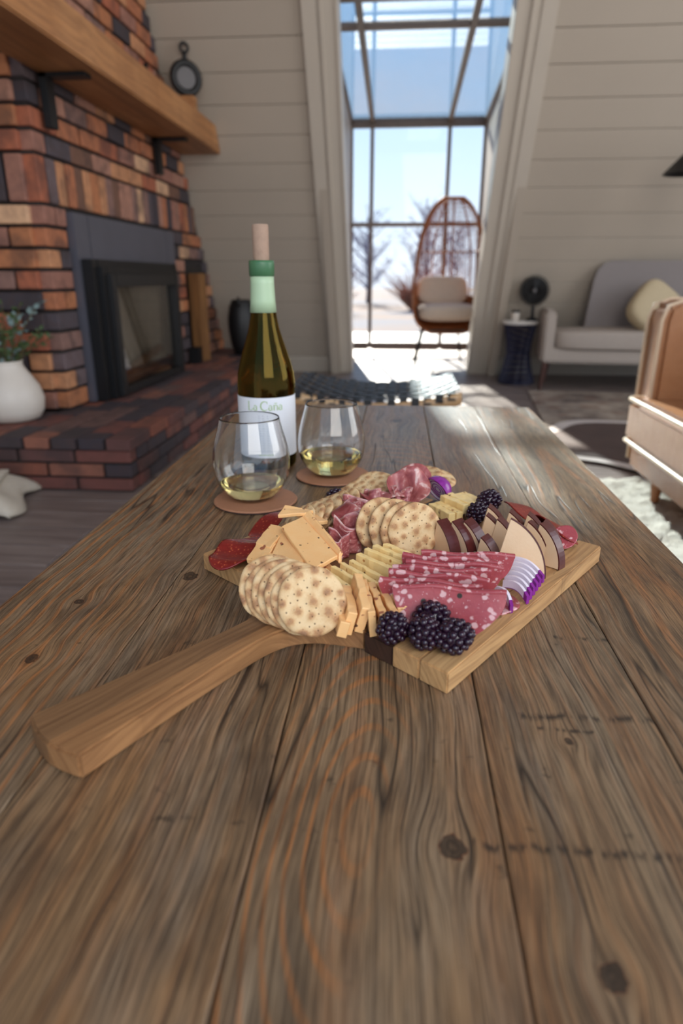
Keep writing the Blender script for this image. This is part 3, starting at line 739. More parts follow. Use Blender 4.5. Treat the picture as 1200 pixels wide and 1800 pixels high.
# on the hearth
va = empty('ceramic_vase', (-1.515, 2.46, HT+.0015), 0, 'white pear-shaped ceramic vase of greenery on the hearth', 'vase')
VP = [(.075, 0), (.10, .008), (.118, .04), (.124, .085), (.112, .13), (.085, .175), (.066, .205), (.062, .222), (.066, .230), (.058, .228), (.055, .205), (.075, .17), (.10, .12), (.108, .08), (.1, .03), (.06, .014)]
MB().lathe(VP, 40).build('body', M_ceramic, va, smooth=True)
rr = random.Random(3)
for i in range(16):
    a = rr.uniform(0, 2*pi); l = rr.uniform(.10, .27); lean = rr.uniform(.03, .13)
    P = [Vector((.02*cos(a), .02*sin(a), .05)), Vector((.035*cos(a), .035*sin(a), .21)), Vector(((.035+lean*.6)*cos(a), (.035+lean*.6)*sin(a), .21+l*.6)), Vector(((.04+lean*1.3)*cos(a), (.04+lean*1.3)*sin(a), .21+l))]
    st_ = MB().tube(P, [.003, .003, .0022, .0012], 5).build('stem', M_stem, va)
    lf = MB()
    for q in range(16):
        t = q/15; p = P[1].lerp(P[2], t*2) if t < .5 else P[2].lerp(P[3], t*2-1)
        dv = Vector((rr.uniform(-1, 1), rr.uniform(-1, 1), rr.uniform(-.2, .9))).normalized(); n_ = dv.orthogonal().normalized(); L = rr.uniform(.016, .034)*(1.3 if i % 4 == 0 else 1)
        s_ = n_*L*.32; mid = p + dv*L*.5 + dv.cross(n_)*.003
        lf.add([p, mid + s_, p + dv*L, mid - s_, mid + dv.cross(n_)*.002], [(0, 1, 4), (1, 2, 4), (2, 3, 4), (3, 0, 4)])
    lf.build('leaf_cluster', M_leaf2 if i % 4 == 0 else M_leaf, va)['kind'] = 'stuff'
pt = empty('black_urn', (-1.135, 4.86, HT), 0, 'tall rounded black urn at the far end of the hearth', 'urn')
MB().lathe([(.05, 0), (.062, .006), (.085, .08), (.1, .18), (.1, .26), (.086, .34), (.07, .375), (.066, .385), (.058, .38), (.07, .33), (.085, .25), (.085, .18), (.05, .03)], 32).build('body', M_black, pt, smooth=True)
MB().tube([(0.005, -.085, .34), (.004, -.10, .37), (0.0, -.09, .40), (0, -.065, .395)], .008, 8).build('handle', M_black, pt, smooth=True)
bxo = empty('iron_tool_box', (-1.33, 4.33, HT), 0, 'small square black iron box on the hearth beside the insert', 'box')
MB().box((0, 0, .045), (.032, .045, .045)).build('body', M_iron, bxo, bevel=.004); MB().box((0, 0, .096), (.034, .047, .006)).build('lid', M_iron, bxo, bevel=.002)
lg = empty('firewood_log', (-1.334, 4.50, HT), 0.1, 'upright split log with golden face leaning in the brick niche', 'log')
MB().prism([(-.05, -.07), (.02, -.085), (.055, -.01), (.03, .075), (-.045, .06)], 0, .56).build('log', M_log, lg, bevel=.006)

# folded knit blanket on the floor by the hearth
bl = MB()
def bf(u, v):
    x = -0.26 + .52*u; y = -.17 + .34*v; ed = min(1, 6*min(u, 1-u), 6*min(v, 1-v))
    return (x + .02*sin(7*v), y + .02*sin(9*u), (.02 + .07*max(0, ed)**.5 + .025*sin(9*u + 4*v)*sin(5*v + 1))*1.0*(0.6+.5*(1-u)))
bl.sheet(bf, 36, 24, .012); bo = bl.build('knit_blanket', M_cloth, None, smooth=True, loc=(-1.50, 1.94, -0.002), rot=(0, 0, .25))
def bf2(u, v):
    return (-.24 + .42*u, -.15 + .3*v, .075 + .05*sin(pi*u)**.5*sin(pi*v)**.5 + .012*sin(11*u+3*v))
MB().sheet(bf2, 24, 18, .012).build('fold', M_cloth, bo, smooth=True)
tag(bo, 'crumpled cream knit blanket on the floor before the hearth', 'blanket')

# ================================================================== RIGHT SIDE OF THE ROOM
# rugs
rg = MB().box((0, 0, .004), (1.3, .60, .004)).build('patterned_rug', M_rug, None, bevel=.002, loc=(2.12, 3.84, 0.0), rot=(0, 0, -.10)); tag(rg, 'faded patterned rug in brown and cream under the grey sofa', 'rug')
def blob(n, rx, ry, seed, amp):
    q = random.Random(seed); ph = [q.uniform(0, 6.28) for _ in range(5)]
    out = []
    for i in range(n):
        a = 2*pi*i/n; r = 1 + amp*(sin(2*a+ph[0])*.6 + sin(3*a+ph[1])*.5 + sin(5*a+ph[2])*.4 + sin(8*a+ph[3])*.15)
        out.append((rx*r*cos(a), ry*r*sin(a)))
    return out
hd = empty('cowhide_rug', (1.18, 3.02, 0.010), 0.2, 'brown cowhide rug with wavy white border beside the leather armchair', 'rug')
MB().prism(blob(64, .56, .52, 5, .12), 0, .004).build('white_border', M_hidew, hd)
MB().prism(blob(64, .49, .44, 5, .12), .004, .007).build('brown_hide', M_hideb, hd)
sg = empty('shag_rug', (1.30, 1.75, 0.0), 0, 'white shaggy rug in sunlight under the leather armchair', 'rug')
q = random.Random(11); m = MB(); nx, ny = 60, 70
V = [(-.62 + 1.3*i/nx + q.uniform(-.006, .006), -.72 + 1.44*j/ny + q.uniform(-.006, .006), .002 if i in (0, nx) or j in (0, ny) else q.uniform(.006, .026)) for i in range(nx+1) for j in range(ny+1)]
m.add(V, [(i*(ny+1)+j, (i+1)*(ny+1)+j, (i+1)*(ny+1)+j+1, i*(ny+1)+j+1) for i in range(nx) for j in range(ny)]); m.build('pile', M_shag, sg, smooth=True)['kind'] = 'stuff'

# leather armchair facing the table
ac = empty('leather_armchair', (1.16, 1.97, 0.0), 0, 'tan leather armchair with pale piping, right of the table', 'armchair')
def al(p): return (p[0]-1.16, p[1]-1.97, p[2])
def cush(name, c, h, mat, par, e=.28, puff=.12, rot=None, nu=44, nv=22):
    V, F_ = superell(*h, e, e, nu, nv, puff); o = link(name, mesh(name, V, F_, True), par, mat, c, rot); return o
def rb(name, c, h, mat, par, bev=.02, seg=4, M=None):
    return MB().box(c, h, M).build(name, mat, par, bevel=bev, seg=seg, smooth=True, auto=radians(40))
rb('seat_rail', al((1.18, 1.92, .155)), (.36, .39, .055), M_leather, ac, .015)
sc_ = rb('seat_cushion', al((1.13, 1.92, .275)), (.345, .385, .078), M_leather, ac, .028)
X0 = .785; YA, YB = 1.535, 2.305
for zz, nm in ((.345, 'top_piping'), (.205, 'bottom_piping')):
    pth = [al((X0+.30, YB, zz)), al((X0+.02, YB, zz)), al((X0+.004, YB-.02, zz))] + [al((X0+.002, YB-.02-(YB-YA-.04)*i/8, zz)) for i in range(1, 9)] + [al((X0+.02, YA, zz)), al((X0+.3, YA, zz))]
    MB().tube(pth, .0075, 8).build(nm, M_piping, sc_, smooth=True)
for s, yc in ((1, 2.31), (-1, 1.53)):
    a_ = MB(); prof = [(.84, .10), (.84, .60), (.85, .645), (.88, .662), (1.5, .66), (1.5, .10)]
    V = [al((x, yc - .075, z)) for x, z in prof] + [al((x, yc + .075, z)) for x, z in prof]; n = len(prof)
    a_.add(V, [tuple(range(n)), tuple(range(2*n-1, n-1, -1))] + [(i, (i+1) % n, n+(i+1) % n, n+i) for i in range(n)])
    ar = a_.build('arm', M_leather, ac, bevel=.018, seg=4, smooth=True, auto=radians(40))
    for e_ in (-1, 1):
        MB().tube([al((.836, yc + e_*.062, z)) for z in (.12, .3, .5, .60)] + [al((.85, yc + e_*.062, .645)), al((.9, yc + e_*.062, .664)), al((1.3, yc+e_*.062, .662))], .006, 8).build('arm_piping', M_piping, ar, smooth=True)
rb('back', al((1.50, 1.92, .52)), (.10, .385, .36), M_leather, ac, .05)
cush('back_cushion', al((1.37, 1.92, .56)), (.08, .31, .24), M_leather, ac, .4, 0)
for x, y in ((.875, 2.17), (.875, 1.67), (1.5, 2.25), (1.5, 1.6)):
    p = al((x, y, 0)); MB().tube([(p[0], p[1], .018), (p[0], p[1], .115)], [.013, .022], 14).build('leg', M_legw, ac, smooth=True, auto=.6)

# grey sofa against the slope
sf = empty('grey_sofa', (0.965, 4.60, 0.0), -0.10, 'light grey upholstered two-seat sofa with dark legs under the slope', 'sofa')
SL = 1.75
rb('seat_frame', (SL/2, .27, .235), (SL/2, .25, .05), M_sofa, sf, .015)
for i in range(1):
    cush('seat_cushion', (SL/2, .235, .335), (SL/2-.075, .25, .062), M_sofa, sf, .22, .25)
for x in (.035, SL-.035):
    a_ = MB(); prof = [(.0, .19), (-.015, .50), (.03, .525), (.42, .53), (.50, .19)]
    V = [(x - .037, y, z) for y, z in prof] + [(x + .037, y, z) for y, z in prof]; n = 5
    a_.add(V, [tuple(range(n)), tuple(range(2*n-1, n-1, -1))] + [(i, (i+1) % n, n+(i+1) % n, n+i) for i in range(n)])
    a_.build('arm', M_sofa, sf, bevel=.015, seg=4, smooth=True, auto=radians(40))
bk_ = []
x0b, x1b = .33, SL + .05
for i in range(25):
    t = i/24; bk_.append((x0b + (x1b-x0b)*t, .58 + .27*min(1, (4*4*min(t, 1-t)*0.32))**.5 if False else .62 + .225*(1-(abs(2*t-1))**16)))
m = MB(); n = len(bk_) + 2
bk_ = [(x0b-.015, .55), (x0b+.0, .72), (x0b+.015, .78), (x0b+.05, .822), (x0b+.11, .838), (x1b-.11, .838), (x1b-.05, .822), (x1b-.01, .78), (x1b, .70)]; n = len(bk_) + 2
pl_ = [(x0b-.03, .30)] + bk_ + [(x1b, .30)]
V = [(x, .36 - (z-.3)*.10, z) for x, z in pl_] + [(x, .47 - (z-.3)*.30, z) for x, z in pl_]
m.add(V, [tuple(range(n)), tuple(range(2*n-1, n-1, -1))] + [(i, (i+1) % n, n+(i+1) % n, n+i) for i in range(n)])
m.build('backrest', M_sofab, sf, bevel=.02, seg=3, smooth=True, auto=radians(45))
for x, y in ((.03, .04), (SL-.03, .04), (.10, .46), (SL-.1, .46)):
    MB().tube([(x - (.02 if x < 1 else -.02), y - .01, 0), (x, y, .20)], [.011, .019], 10).build('leg', M_darkleg, sf, smooth=True, auto=.6)
V, F_ = superell(.17, .17, .065, .55, .55, 32, 16)
po = link('throw_pillow', mesh('throw_pillow', V, F_, True), None, M_pillow, (1.68, 4.66, .53), Euler((radians(62), radians(38), -.05))); tag(po, 'cream linen throw pillow leaning on the grey sofa back', 'pillow')

# wire side table and what stands on it
tb = empty('wire_side_table', (0.866, 4.94, 0.0), 0, 'navy wire drum side table with pale top, left of sofa', 'side table')
MB().lathe([(.123, .418), (.128, .424), (.128, .436), (.123, .442)], 40).build('table_top', M_stone, tb, smooth=True, auto=.6)
cg = MB()
for i in range(64):
    a = 2*pi*i/64; P = []
    for j in range(7):
        t = j/6; r = .082 + .040*(abs(2*t-1.1)**1.6); tw = a + .5*(t-.5)
        P.append((r*cos(tw), r*sin(tw), .012 + .404*t))
    cg.tube(P, .0030, 4)
cg.build('wire_cage', M_navy, tb)['kind'] = 'stuff'
for z, r in ((.012, .124), (.414, .112), (.22, .0825)): MB().tube(ring((0, 0, z), r, 0, 40, (0, 0, 1)), .006, 6, True).build('ring', M_navy, tb, smooth=True)
MB().lathe([(.12, .0), (.12, .006), (.001, .006)], 40).build('base_plate', M_navy, tb)
fn = empty('desk_fan', (0.938, 4.92, .443), 0, 'round black desk fan standing on the wire side table', 'fan')
MB().lathe([(.042, 0), (.042, .012), (.02, .02), (.012, .03), (.012, .10)], 24).build('stand', M_black, fn, smooth=True, auto=.6)
fa = Vector((-.18, -.98, .05)).normalized(); Mx = face_to(fa)
sh = MB()
for i in range(28):
    a = 2*pi*i/28; sh.tube([Mx @ Vector((r*cos(a), r*sin(a), z)) + Vector((0, 0, .2)) for r, z in ((.018, .05), (.06, .045), (.095, .02), (.1, 0), (.09, -.03), (.03, -.045))], .0028, 4)
for r, z in ((.05, .047), (.078, .035), (.1, 0)): sh.tube([Mx @ Vector((r*cos(2*pi*i/32), r*sin(2*pi*i/32), z)) + Vector((0, 0, .2)) for i in range(32)], .003, 5, True)
sh.build('grille', M_black, fn)
bd = MB()
for i in range(5):
    a0 = 2*pi*i/5
    def bf3(u, v, a0=a0): r = .02 + .066*u; a = a0 + (v-.5)*1.05; return Mx @ Vector((r*cos(a), r*sin(a), .012*(v-.5)*2)) + Vector((0, 0, .2))
    b5 = MB(); b5.sheet(bf3, 4, 4, .002); b5.build('blade', M_black, fn)
fbk = MB().lathe([(.001, -.012), (.088, -.012), (.092, -.020), (.001, -.024)], 32); fb2 = MB().add([Mx @ Vector(v) + Vector((0, 0, .2)) for v in fbk.V], fbk.F); fb2.build('back_plate', M_black, fn)
hbm = MB().lathe([(.001, .05), (.018, .048), (.02, .03), (.02, -.05), (.001, -.06)], 20); hb2 = MB().add([Mx @ Vector(v) + Vector((0, 0, .2)) for v in hbm.V], hbm.F); hb2.build('hub', M_brass, fn, smooth=True)
cu = empty('small_jar', (0.818, 4.90, .443), 0, 'small pale jar with dark lid on the wire side table', 'jar')
MB().lathe([(.026, 0), (.028, .004), (.028, .055), (.025, .055), (.025, .006), (.001, .005)], 24).build('body', M_ceramic, cu, smooth=True, auto=.6)
MB().lathe([(.029, .056), (.029, .072), (.001, .074)], 24).build('lid', M_black, cu, smooth=True, auto=.6)

# floor lamp at the right edge
lp = empty('floor_lamp', (1.64, 4.12, 0.0), 0, 'black floor lamp with conical shade at upper right', 'lamp')
MB().lathe([(.12, 0), (.12, .012), (.02, .02), (.001, .02)], 32).build('base', M_black, lp, smooth=True, auto=.6)
MB().tube([(0, 0, .015), (0, 0, .8), (0, .0, 1.30), (-.01, .0, 1.40), (-.045, 0, 1.445), (-.08, 0, 1.43)], .009, 10).build('pole', M_black, lp, smooth=True)
MB().lathe([(.022, 1.425), (.03, 1.41), (.034, 1.37), (.135, 1.262), (.131, 1.262), (.03, 1.366), (.001, 1.40)], 40, (-.09, 0, 0)).build('shade', M_black, lp, smooth=True, auto=.7)

# woven bench at the far end of the table
bn = empty('woven_bench', (-.07, 2.2, 0), 0, 'black woven strap bench with curved pale rails beyond the table', 'bench')
def sag(x): return .398 - .036*(1-(x/.265)**2)
for y in (-.2, .2):
    def rf(u, v, y=y): return (-.265 + .53*u, y + .011*cos(2*pi*v), sag(-.265 + .53*u) - .012 + .02*sin(2*pi*v))
    P = [[Vector(rf(i/24, j/10)) for j in range(10)] for i in range(25)]
    m = MB(); V = [p for r_ in P for p in r_]
    m.add(V, [(i*10+j, i*10+(j+1) % 10, (i+1)*10+(j+1) % 10, (i+1)*10+j) for i in range(24) for j in range(10)] + [tuple(range(9, -1, -1)), tuple(240+j for j in range(10))]); m.build('rail', M_railw, bn, smooth=True)
for i in range(14):
    x = -.235 + .47*i/13
    def sf_(u, v, x=x, i=i):
        y = -.222 + .444*u; zz = sag(x) + .0125 + .0022*sin(pi*u*9 + i*pi)
        if u < .03 or u > .97: zz -= .018
        return (x + (v-.5)*.024, y, zz)
    MB().sheet(sf_, 40, 1, .0022).build('strap', M_strap, bn)
for k_ in range(9):
    y = -.165 + .33*k_/8
    def sg_(u, v, y=y, k_=k_): x = -.262 + .524*u; return (x, y + (v-.5)*.026, sag(x) + .0125 - .0022*sin(pi*u*14 + k_*pi))
    MB().sheet(sg_, 56, 1, .0022).build('cross_strap', M_strap, bn)
for x in (-.235, .235):
    for y in (-.2, .2): MB().tube([(x*1.04, y, 0), (x, y, sag(x) - .025)], [.013, .017], 10).build('leg', M_railw, bn, smooth=True, auto=.6)
    MB().tube([(x, -.19, .2), (x, .19, .2)], .010, 8).build('stretcher', M_railw, bn, smooth=True)

# ================================================================== SUN ROOM CHAIR AND OUTDOORS
eg = empty('egg_chair', (.40, 6.02, 0.0), radians(8), 'woven rattan egg chair with pale cushions inside the glass door', 'chair')
EW, ED, EZ, EH = .30, .40, .26, 1.10
def eprof(t): t = min(1, max(0, t)); return max(0.0, 1-abs((t-.32)/.68)**2.3)**(1/2.1) if t > .32 else max(0.0, 1-((.32-t)/.32)**4)**.5
def ept(phi, t, s=1.0): r = eprof(t); return (EW*s*sin(phi)*r, -.12 + ED*s*cos(phi)*r*1.0, EZ + EH*t)
wv = MB()
for i in range(40):
    ph = -pi/2 + pi*i/39; wv.tube([ept(ph, .03 + .955*j/22) for j in range(23)], .0028, 4)
for j in range(34):
    t = .05 + .9*j/33; wv.tube([ept(-pi/2 + pi*i/20, t) for i in range(21)], .0028, 4)
wv.build('weave', M_rattan, eg)['kind'] = 'stuff'
MB().tube([ept(-pi/2, .02 + .96*j/30) for j in range(31)] + [ept(pi/2, .98 - .96*j/30) for j in range(31)], .012, 8, True).build('hoop', M_rattan, eg, smooth=True)
for ph in (-.9, -.3, .3, .9): MB().tube([ept(ph, .03 + .95*j/22) for j in range(23)], .007, 6).build('rib', M_rattan, eg, smooth=True)
MB().tube([ept(-pi/2 + pi*i/24, .62) for i in range(25)], .009, 6).build('band', M_rattan, eg, smooth=True)
bs = MB()
def bsf(u, v): return ept(-pi/2 + pi*u, .03 + .26*v, 1.012)
bs.sheet(bsf, 24, 8, .006); bs.build('basket', M_rattan, eg, smooth=True)
cush('seat_cushion', (0, .0, EZ + .19), (.25, .24, .07), M_cush, eg, .5, .1)
cush('back_cushion', (0, .17, EZ + .36), (.22, .06, .12), M_cush, eg, .5, 0, Euler((-.25, 0, 0)))
for x, y in ((-.26, -.16), (.26, -.16), (-.2, .24), (.2, .24)):
    MB().tube([(x*1.1, y*1.1, 0), (x*.8, y*.8, EZ + .06)], .010, 8).build('leg', M_iron, eg, smooth=True)
MB().tube(ring((0, .03, EZ + .045), .21, 0, 28, (0, 0, 1)), .009, 6, True).build('base_ring', M_iron, eg, smooth=True)

gr = MB().box((0, 40, -.36), (70, 33, .05)).build('ground', M_ground); struct(gr)
dk = struct(empty('floor_deck', (0, 0, 0)))
dm = MB().box((0, 0, 0), (2.6, .07, .014)).build('deck_board', M_deckw, dk, bevel=.003, seg=1); dm.location = (.2, 6.86, -.03)
for i in range(1, 20):
    o = dm.copy(); COL.objects.link(o); o.parent = dk; o.location = (.2, 6.86 + .15*i, -.03)
MB().box((.2, 8.3, -.17), (2.5, 1.5, .12)).build('deck_frame', M_bar, dk)
def tree(x, y, h, seed, lab, mat1, mat2, spread=1.0):
    q = random.Random(seed); t = empty('bare_tree', (x, y, -.31), 0, lab, 'tree', 'bare trees beyond the glass door')
    MB().tube([(0, 0, 0), (.05, .02, h*.3), (-.04, 0, h*.6), (.02, .03, h)], [h*.022, h*.016, h*.01, h*.003], 8).build('trunk', mat1, t, smooth=True)
    br = MB()
    for i in range(80):
        z = h*q.uniform(.15, .95); a = q.uniform(0, 6.28); L = h*q.uniform(.12, .34)*spread*(1.15 - z/h*.6)
        p0 = Vector((0, 0, z)); p1 = p0 + Vector((cos(a)*L*.5, sin(a)*L*.5, L*.35)); p2 = p0 + Vector((cos(a)*L, sin(a)*L, L*.9))
        br.tube([p0, p1, p2], [h*.006, h*.004, h*.0012], 4)
        for _ in range(6):
            b0 = p1.lerp(p2, q.random()); dv = Vector((q.uniform(-1, 1), q.uniform(-1, 1), q.uniform(0, 1)))*L*.35; br.tube([b0, b0 + dv*.5, b0 + dv], [h*.003, h*.002, h*.0008], 3)
    br.build('branches', mat2, t)
for i, (x, y, h, lb) in enumerate(((4.2, 24, 5.2, 'tall bare tree outside, seen above the egg chair'), (1.0, 27, 3.6, 'short bare tree outside, in the middle glass panes'), (-1.4, 30, 3.4, 'bare tree outside, leftmost behind the door stile'), (2.6, 33, 3.2, 'small bare tree outside, behind the egg chair weave'))):
    tree(x, y, h, 20+i, lb, M_bark, M_twig, 1.2)
q = random.Random(31)
for i, (x, y) in enumerate(((-2.2, 21), (0.4, 23), (3.6, 20))):
    bsn = empty('rust_shrub', (x, y, -.31), 0, ['rust coloured bare shrub outside the left door panes', 'rust coloured bare shrub low in the middle door pane', 'rust coloured bare shrub behind the egg chair'][i], 'shrub')
    m = MB()
    for _ in range(150):
        a = q.uniform(0, 6.28); L = q.uniform(.5, 1.3); r = q.uniform(.2, .9)
        m.tube([(0, 0, 0), (cos(a)*r*.6, sin(a)*r*.6, L*.6), (cos(a)*r*1.3, sin(a)*r*1.3, L)], [.02, .014, .005], 3)
    m.build('branches', M_brush, bsn)
    MB().tube([(0, 0, 0), (0, 0, .3)], [.06, .04], 7).build('stump', M_bark, bsn)

# ================================================================== TABLE
T = 0.46
ta = empty('coffee_table', (0, 0, 0), 0, 'long reclaimed pine coffee table with weathered plank top', 'table')
edges = [(-.341, -.205), (-.205, -.066), (-.066, .060), (.060, .172), (.172, .292)]
props = [(3.1, -.44, .5, .02, 480, 1.0), (8.4, -.17, 1.1, .05, 520, .30), (13.7, -.012, .265, .30, 780, 1.0), (21.2, .33, .9, .03, 620, .28), (27.9, .245, -.6, .03, 520, .75)]
for (x0, x1), (sd_, rx, ry, rk, rf_, ra_) in zip(edges, props):
    m = MB(); nY = 24
    ends = (-.42, 1.468)
    o = m.box(((x0+x1)/2, sum(ends)/2, T-.02), ((x1-x0)/2 - .00045, (ends[1]-ends[0])/2, .02)).build('plank', M_table, ta, bevel=.0009, seg=1)
    o['seed'] = sd_; o['ring_x'] = rx; o['ring_y'] = ry; o['ring_k'] = rk; o['ring_f'] = float(rf_); o['ring_a'] = ra_
for y in (-.33, 1.36):
    for x in (-.26, .21): MB().box((x, y, .20), (.04, .04, .198)).build('leg', M_table, ta, bevel=.004)
for y in (-.33, 1.36): MB().box((-.025, y, .38), (.2, .02, .038)).build('apron', M_table, ta, bevel=.003)
for x in (-.26, .21): MB().box((x, .515, .38), (.02, .80, .038)).build('side_apron', M_table, ta, bevel=.003)

# ---------------------------------------------------------------- coasters, glasses, bottle
def coaster(x, y, lab):
    c = empty('coaster', (x, y, T), 0, lab, 'coaster', 'round leather coasters')
    MB().lathe([(.0515, .0006), (.0525, .0012), (.0525, .0022), (.001, .0022)], 48).build('backing', M_coasterb, c)
    MB().lathe([(.0528, .0022), (.0530, .0030), (.0520, .0042), (.001, .0042)], 48).build('leather_top', M_coaster, c, smooth=True, auto=.6)
coaster(-.176, .782, 'tan round leather coaster under the nearer wine glass')
coaster(-.088, .900, 'tan round leather coaster under the farther wine glass')
def wineglass(x, y, s, fill, lab, wlab):
    g = empty('wine_glass', (x, y, T+.0043), 0, lab, 'wine glass', 'stemless wine glasses')
    out = [(0.0, 0.0), (.018, .0), (.026, .0025), (.036, .012), (.0435, .026), (.0465, .042), (.0455, .058), (.042, .074), (.0375, .09), (.0352, .100)]
    # smooth the profile
    def sm(P, k=4):
        o_ = []
        for i in range(len(P)-1):
            p0 = P[max(i-1, 0)]; p1 = P[i]; p2 = P[i+1]; p3 = P[min(i+2, len(P)-1)]
            for j in range(k):
                t = j/k; o_.append(tuple(.5*((2*p1[q_]) + (-p0[q_]+p2[q_])*t + (2*p0[q_]-5*p1[q_]+4*p2[q_]-p3[q_])*t*t + (-p0[q_]+3*p1[q_]-3*p2[q_]+p3[q_])*t**3) for q_ in (0, 1)))
        return o_ + [P[-1]]
    o1 = [(max(0.0004, r*s), z*s) for r, z in sm(out)]
    th = .0011
    inn = []
    for i, (r, z) in enumerate(o1):
        a = Vector(o1[min(i+1, len(o1)-1)]) - Vector(o1[max(i-1, 0)]); nrm = Vector((-a[1], a[0])).normalized()
        t_ = th + (.003 if z < .004 else 0)
        inn.append((max(.0004, r + nrm[0]*t_), z + nrm[1]*t_))
    inn = [p for p in inn if p[1] > .0025]
    inn = [(.0004, inn[0][1])] + inn
    prof = o1 + [(o1[-1][0]-.0005, o1[-1][1]+.0005)] + inn[::-1]
    MB().lathe(prof, 64).build('bowl', M_glass, g, smooth=True)
    # wine sits against the inside
    wn = [(max(.0003, r - .00025), z + .0002) for r, z in inn if z < fill]
    wn = wn + [(wn[-1][0] + .0002, fill), (.0003, fill)]
    MB().lathe(wn, 64).build('wine', M_wine, g, smooth=True, auto=.9)['label'] = wlab
wineglass(-.180, .785, 1.04, .021, 'stemless wine glass nearer the camera, in front of the bottle', 'shallow pour of white wine')
wineglass(-.090, .900, 1.02, .030, 'stemless wine glass right of the bottle, behind crackers', 'white wine')

bt = empty('wine_bottle', (-.193, .962, T), 0, 'opened olive-glass wine bottle with white label and cork', 'bottle')
BP = [(0.001, .004), (.030, .0015), (.0385, .0), (.0415, .004), (.0422, .012), (.0422, .105), (.0422, .122), (.0408, .138), (.0375, .152), (.0325, .168), (.0265, .186), (.0215, .203), (.0185, .220), (.0170, .240), (.0160, .262), (.0158, .272), (.0172, .273), (.0175, .288), (.0168, .291)]
BI = [(.0105, .291), (.0100, .270), (.0120, .240), (.0140, .220), (.0175, .203), (.0225, .186), (.0285, .168), (.0335, .152), (.0370, .138), (.0384, .122), (.0386, .105), (.0386, .014), (.036, .008), (.02, .012), (.001, .018)]
MB().lathe(BP + BI, 64).build('glass_body', M_bottle, bt, smooth=True)
wi = [(.001, .0184), (.02, .0124), (.0359, .0086), (.03845, .0145), (.03845, .122), (.0368, .138), (.0345, .148), (.001, .148)]
MB().lathe(wi, 48).build('wine', M_winebt, bt, smooth=True, auto=.9)
cp = MB().lathe([(.0190, .2235), (.0176, .240), (.0167, .262), (.0165, .2725), (.0160, .2725), (.0162, .262), (.0171, .240), (.0186, .2235)], 48, closed=True).build('capsule', M_foil, bt, smooth=True)
MB().lathe([(.0165, .2715), (.0176, .2725), (.0178, .288), (.0172, .2925), (.0112, .2925), (.0112, .290), (.0170, .286), (.0166, .2727)], 48, closed=True).build('capsule_band', M_foild, bt, smooth=True)
MB().lathe([(.0098, .272), (.0106, .2925), (.0112, .296), (.0114, .337), (.0106, .3385), (.001, .3385)], 32).build('cork', M_cork, bt, smooth=True, auto=.6)
LA = atan2(-.962, .193) - .05          # label centre faces the camera
lm = MB()
lm.sheet(lambda u, v: ((.04235)*cos(LA + (u-.5)*3.5), (.04235)*sin(LA + (u-.5)*3.5), .020 + .088*v), 48, 2, .0003)
lb = lm.build('label', M_paper, bt, smooth=True, auto=.6)
def on_bottle(x, y, r=.04262): a = LA + x/.0424; return (r*cos(a), r*sin(a), y)
def stroke(mb, pts, w0=.0007, tk=.00025):
    """a flat pen stroke laid on the label; pts in label metres"""
    P = [Vector((x, y)) for x, y, *_ in pts]; W_ = [(p[2] if len(p) > 2 else w0) for p in pts]
    fine = []; fw_ = []
    for i in range(len(P)-1):
        n_ = max(1, int((P[i+1]-P[i]).length/.0012))
        for j in range(n_): fine.append(P[i].lerp(P[i+1], j/n_)); fw_.append(W_[i]*(1-j/n_) + W_[i+1]*j/n_)
    fine.append(P[-1]); fw_.append(W_[-1])
    V = []; F_ = []
    for i, p in enumerate(fine):
        t = (fine[min(i+1, len(fine)-1)] - fine[max(i-1, 0)]).normalized(); n_ = Vector((-t.y, t.x))*fw_[i]*.5
        for q_ in (p + n_, p - n_): V.append(on_bottle(q_.x, q_.y)); V.append(on_bottle(q_.x, q_.y, .04262+tk))
    for i in range(len(fine)-1):
        a = i*4; F_ += [(a+1, a+5, a+7, a+3), (a, a+2, a+6, a+4), (a, a+4, a+5, a+1), (a+2, a+3, a+7, a+6)]
    F_ += [(0, 1, 3, 2), (len(V)-4, len(V)-2, len(V)-1, len(V)-3)]
    mb.add(V, F_)
def arc(cx, cy, rx, ry, a0, a1, n=14, wt=None):
    return [(cx + rx*cos(radians(a0+(a1-a0)*i/n)), cy + ry*sin(radians(a0+(a1-a0)*i/n)), wt(i/n) if wt else .0007) for i in range(n+1)]
ink = MB(); yb = .0905; Hc = .0125; hx = .0072; TH, TN = .0013, .0006
def letter_a(x):
    stroke(ink, [(x+.0046, yb+hx*.72, TH), (x+.0046, yb+.0008, TH), (x+.0057, yb+.0001, TN)])
    stroke(ink, arc(x+.0026, yb+hx*.70, .0020, .0021, 165, 0, 8, lambda t: TN + .0004*t))
    stroke(ink, arc(x+.0024, yb+.0021, .0022, .0021, 80, 320, 14, lambda t: .0006 + .0007*sin(pi*t)))
x = -.0265
stroke(ink, [(x+.0012, yb, TH), (x+.0012, yb+Hc, TH)]); stroke(ink, [(x, yb+Hc, TN), (x+.0026, yb+Hc, TN)]); stroke(ink, [(x, yb+.0002, TN), (x+.0066, yb+.0002, TN), (x+.0074, yb+.0034, TN)])
letter_a(x+.0088)
x = -.0070
stroke(ink, arc(x+.0056, yb+Hc*.5, .0054, Hc*.52, 48, 312, 26, lambda t: .0006 + .0010*sin(pi*t))); stroke(ink, [(x+.0094, yb+Hc*1.02, TN), (x+.0094, yb+Hc*.72, TN)])
letter_a(x+.0112)
x = .0115
stroke(ink, [(x+.0008, yb, TH), (x+.0008, yb+hx, TH)]); stroke(ink, [(x-.0004, yb+hx, TN), (x+.0008, yb+hx, TN)])
stroke(ink, arc(x+.0034, yb+hx*.62, .0024, .0026, 170, 0, 10, lambda t: TN + .0006*t)); stroke(ink, [(x+.0057, yb+hx*.62, TH), (x+.0057, yb, TH)])
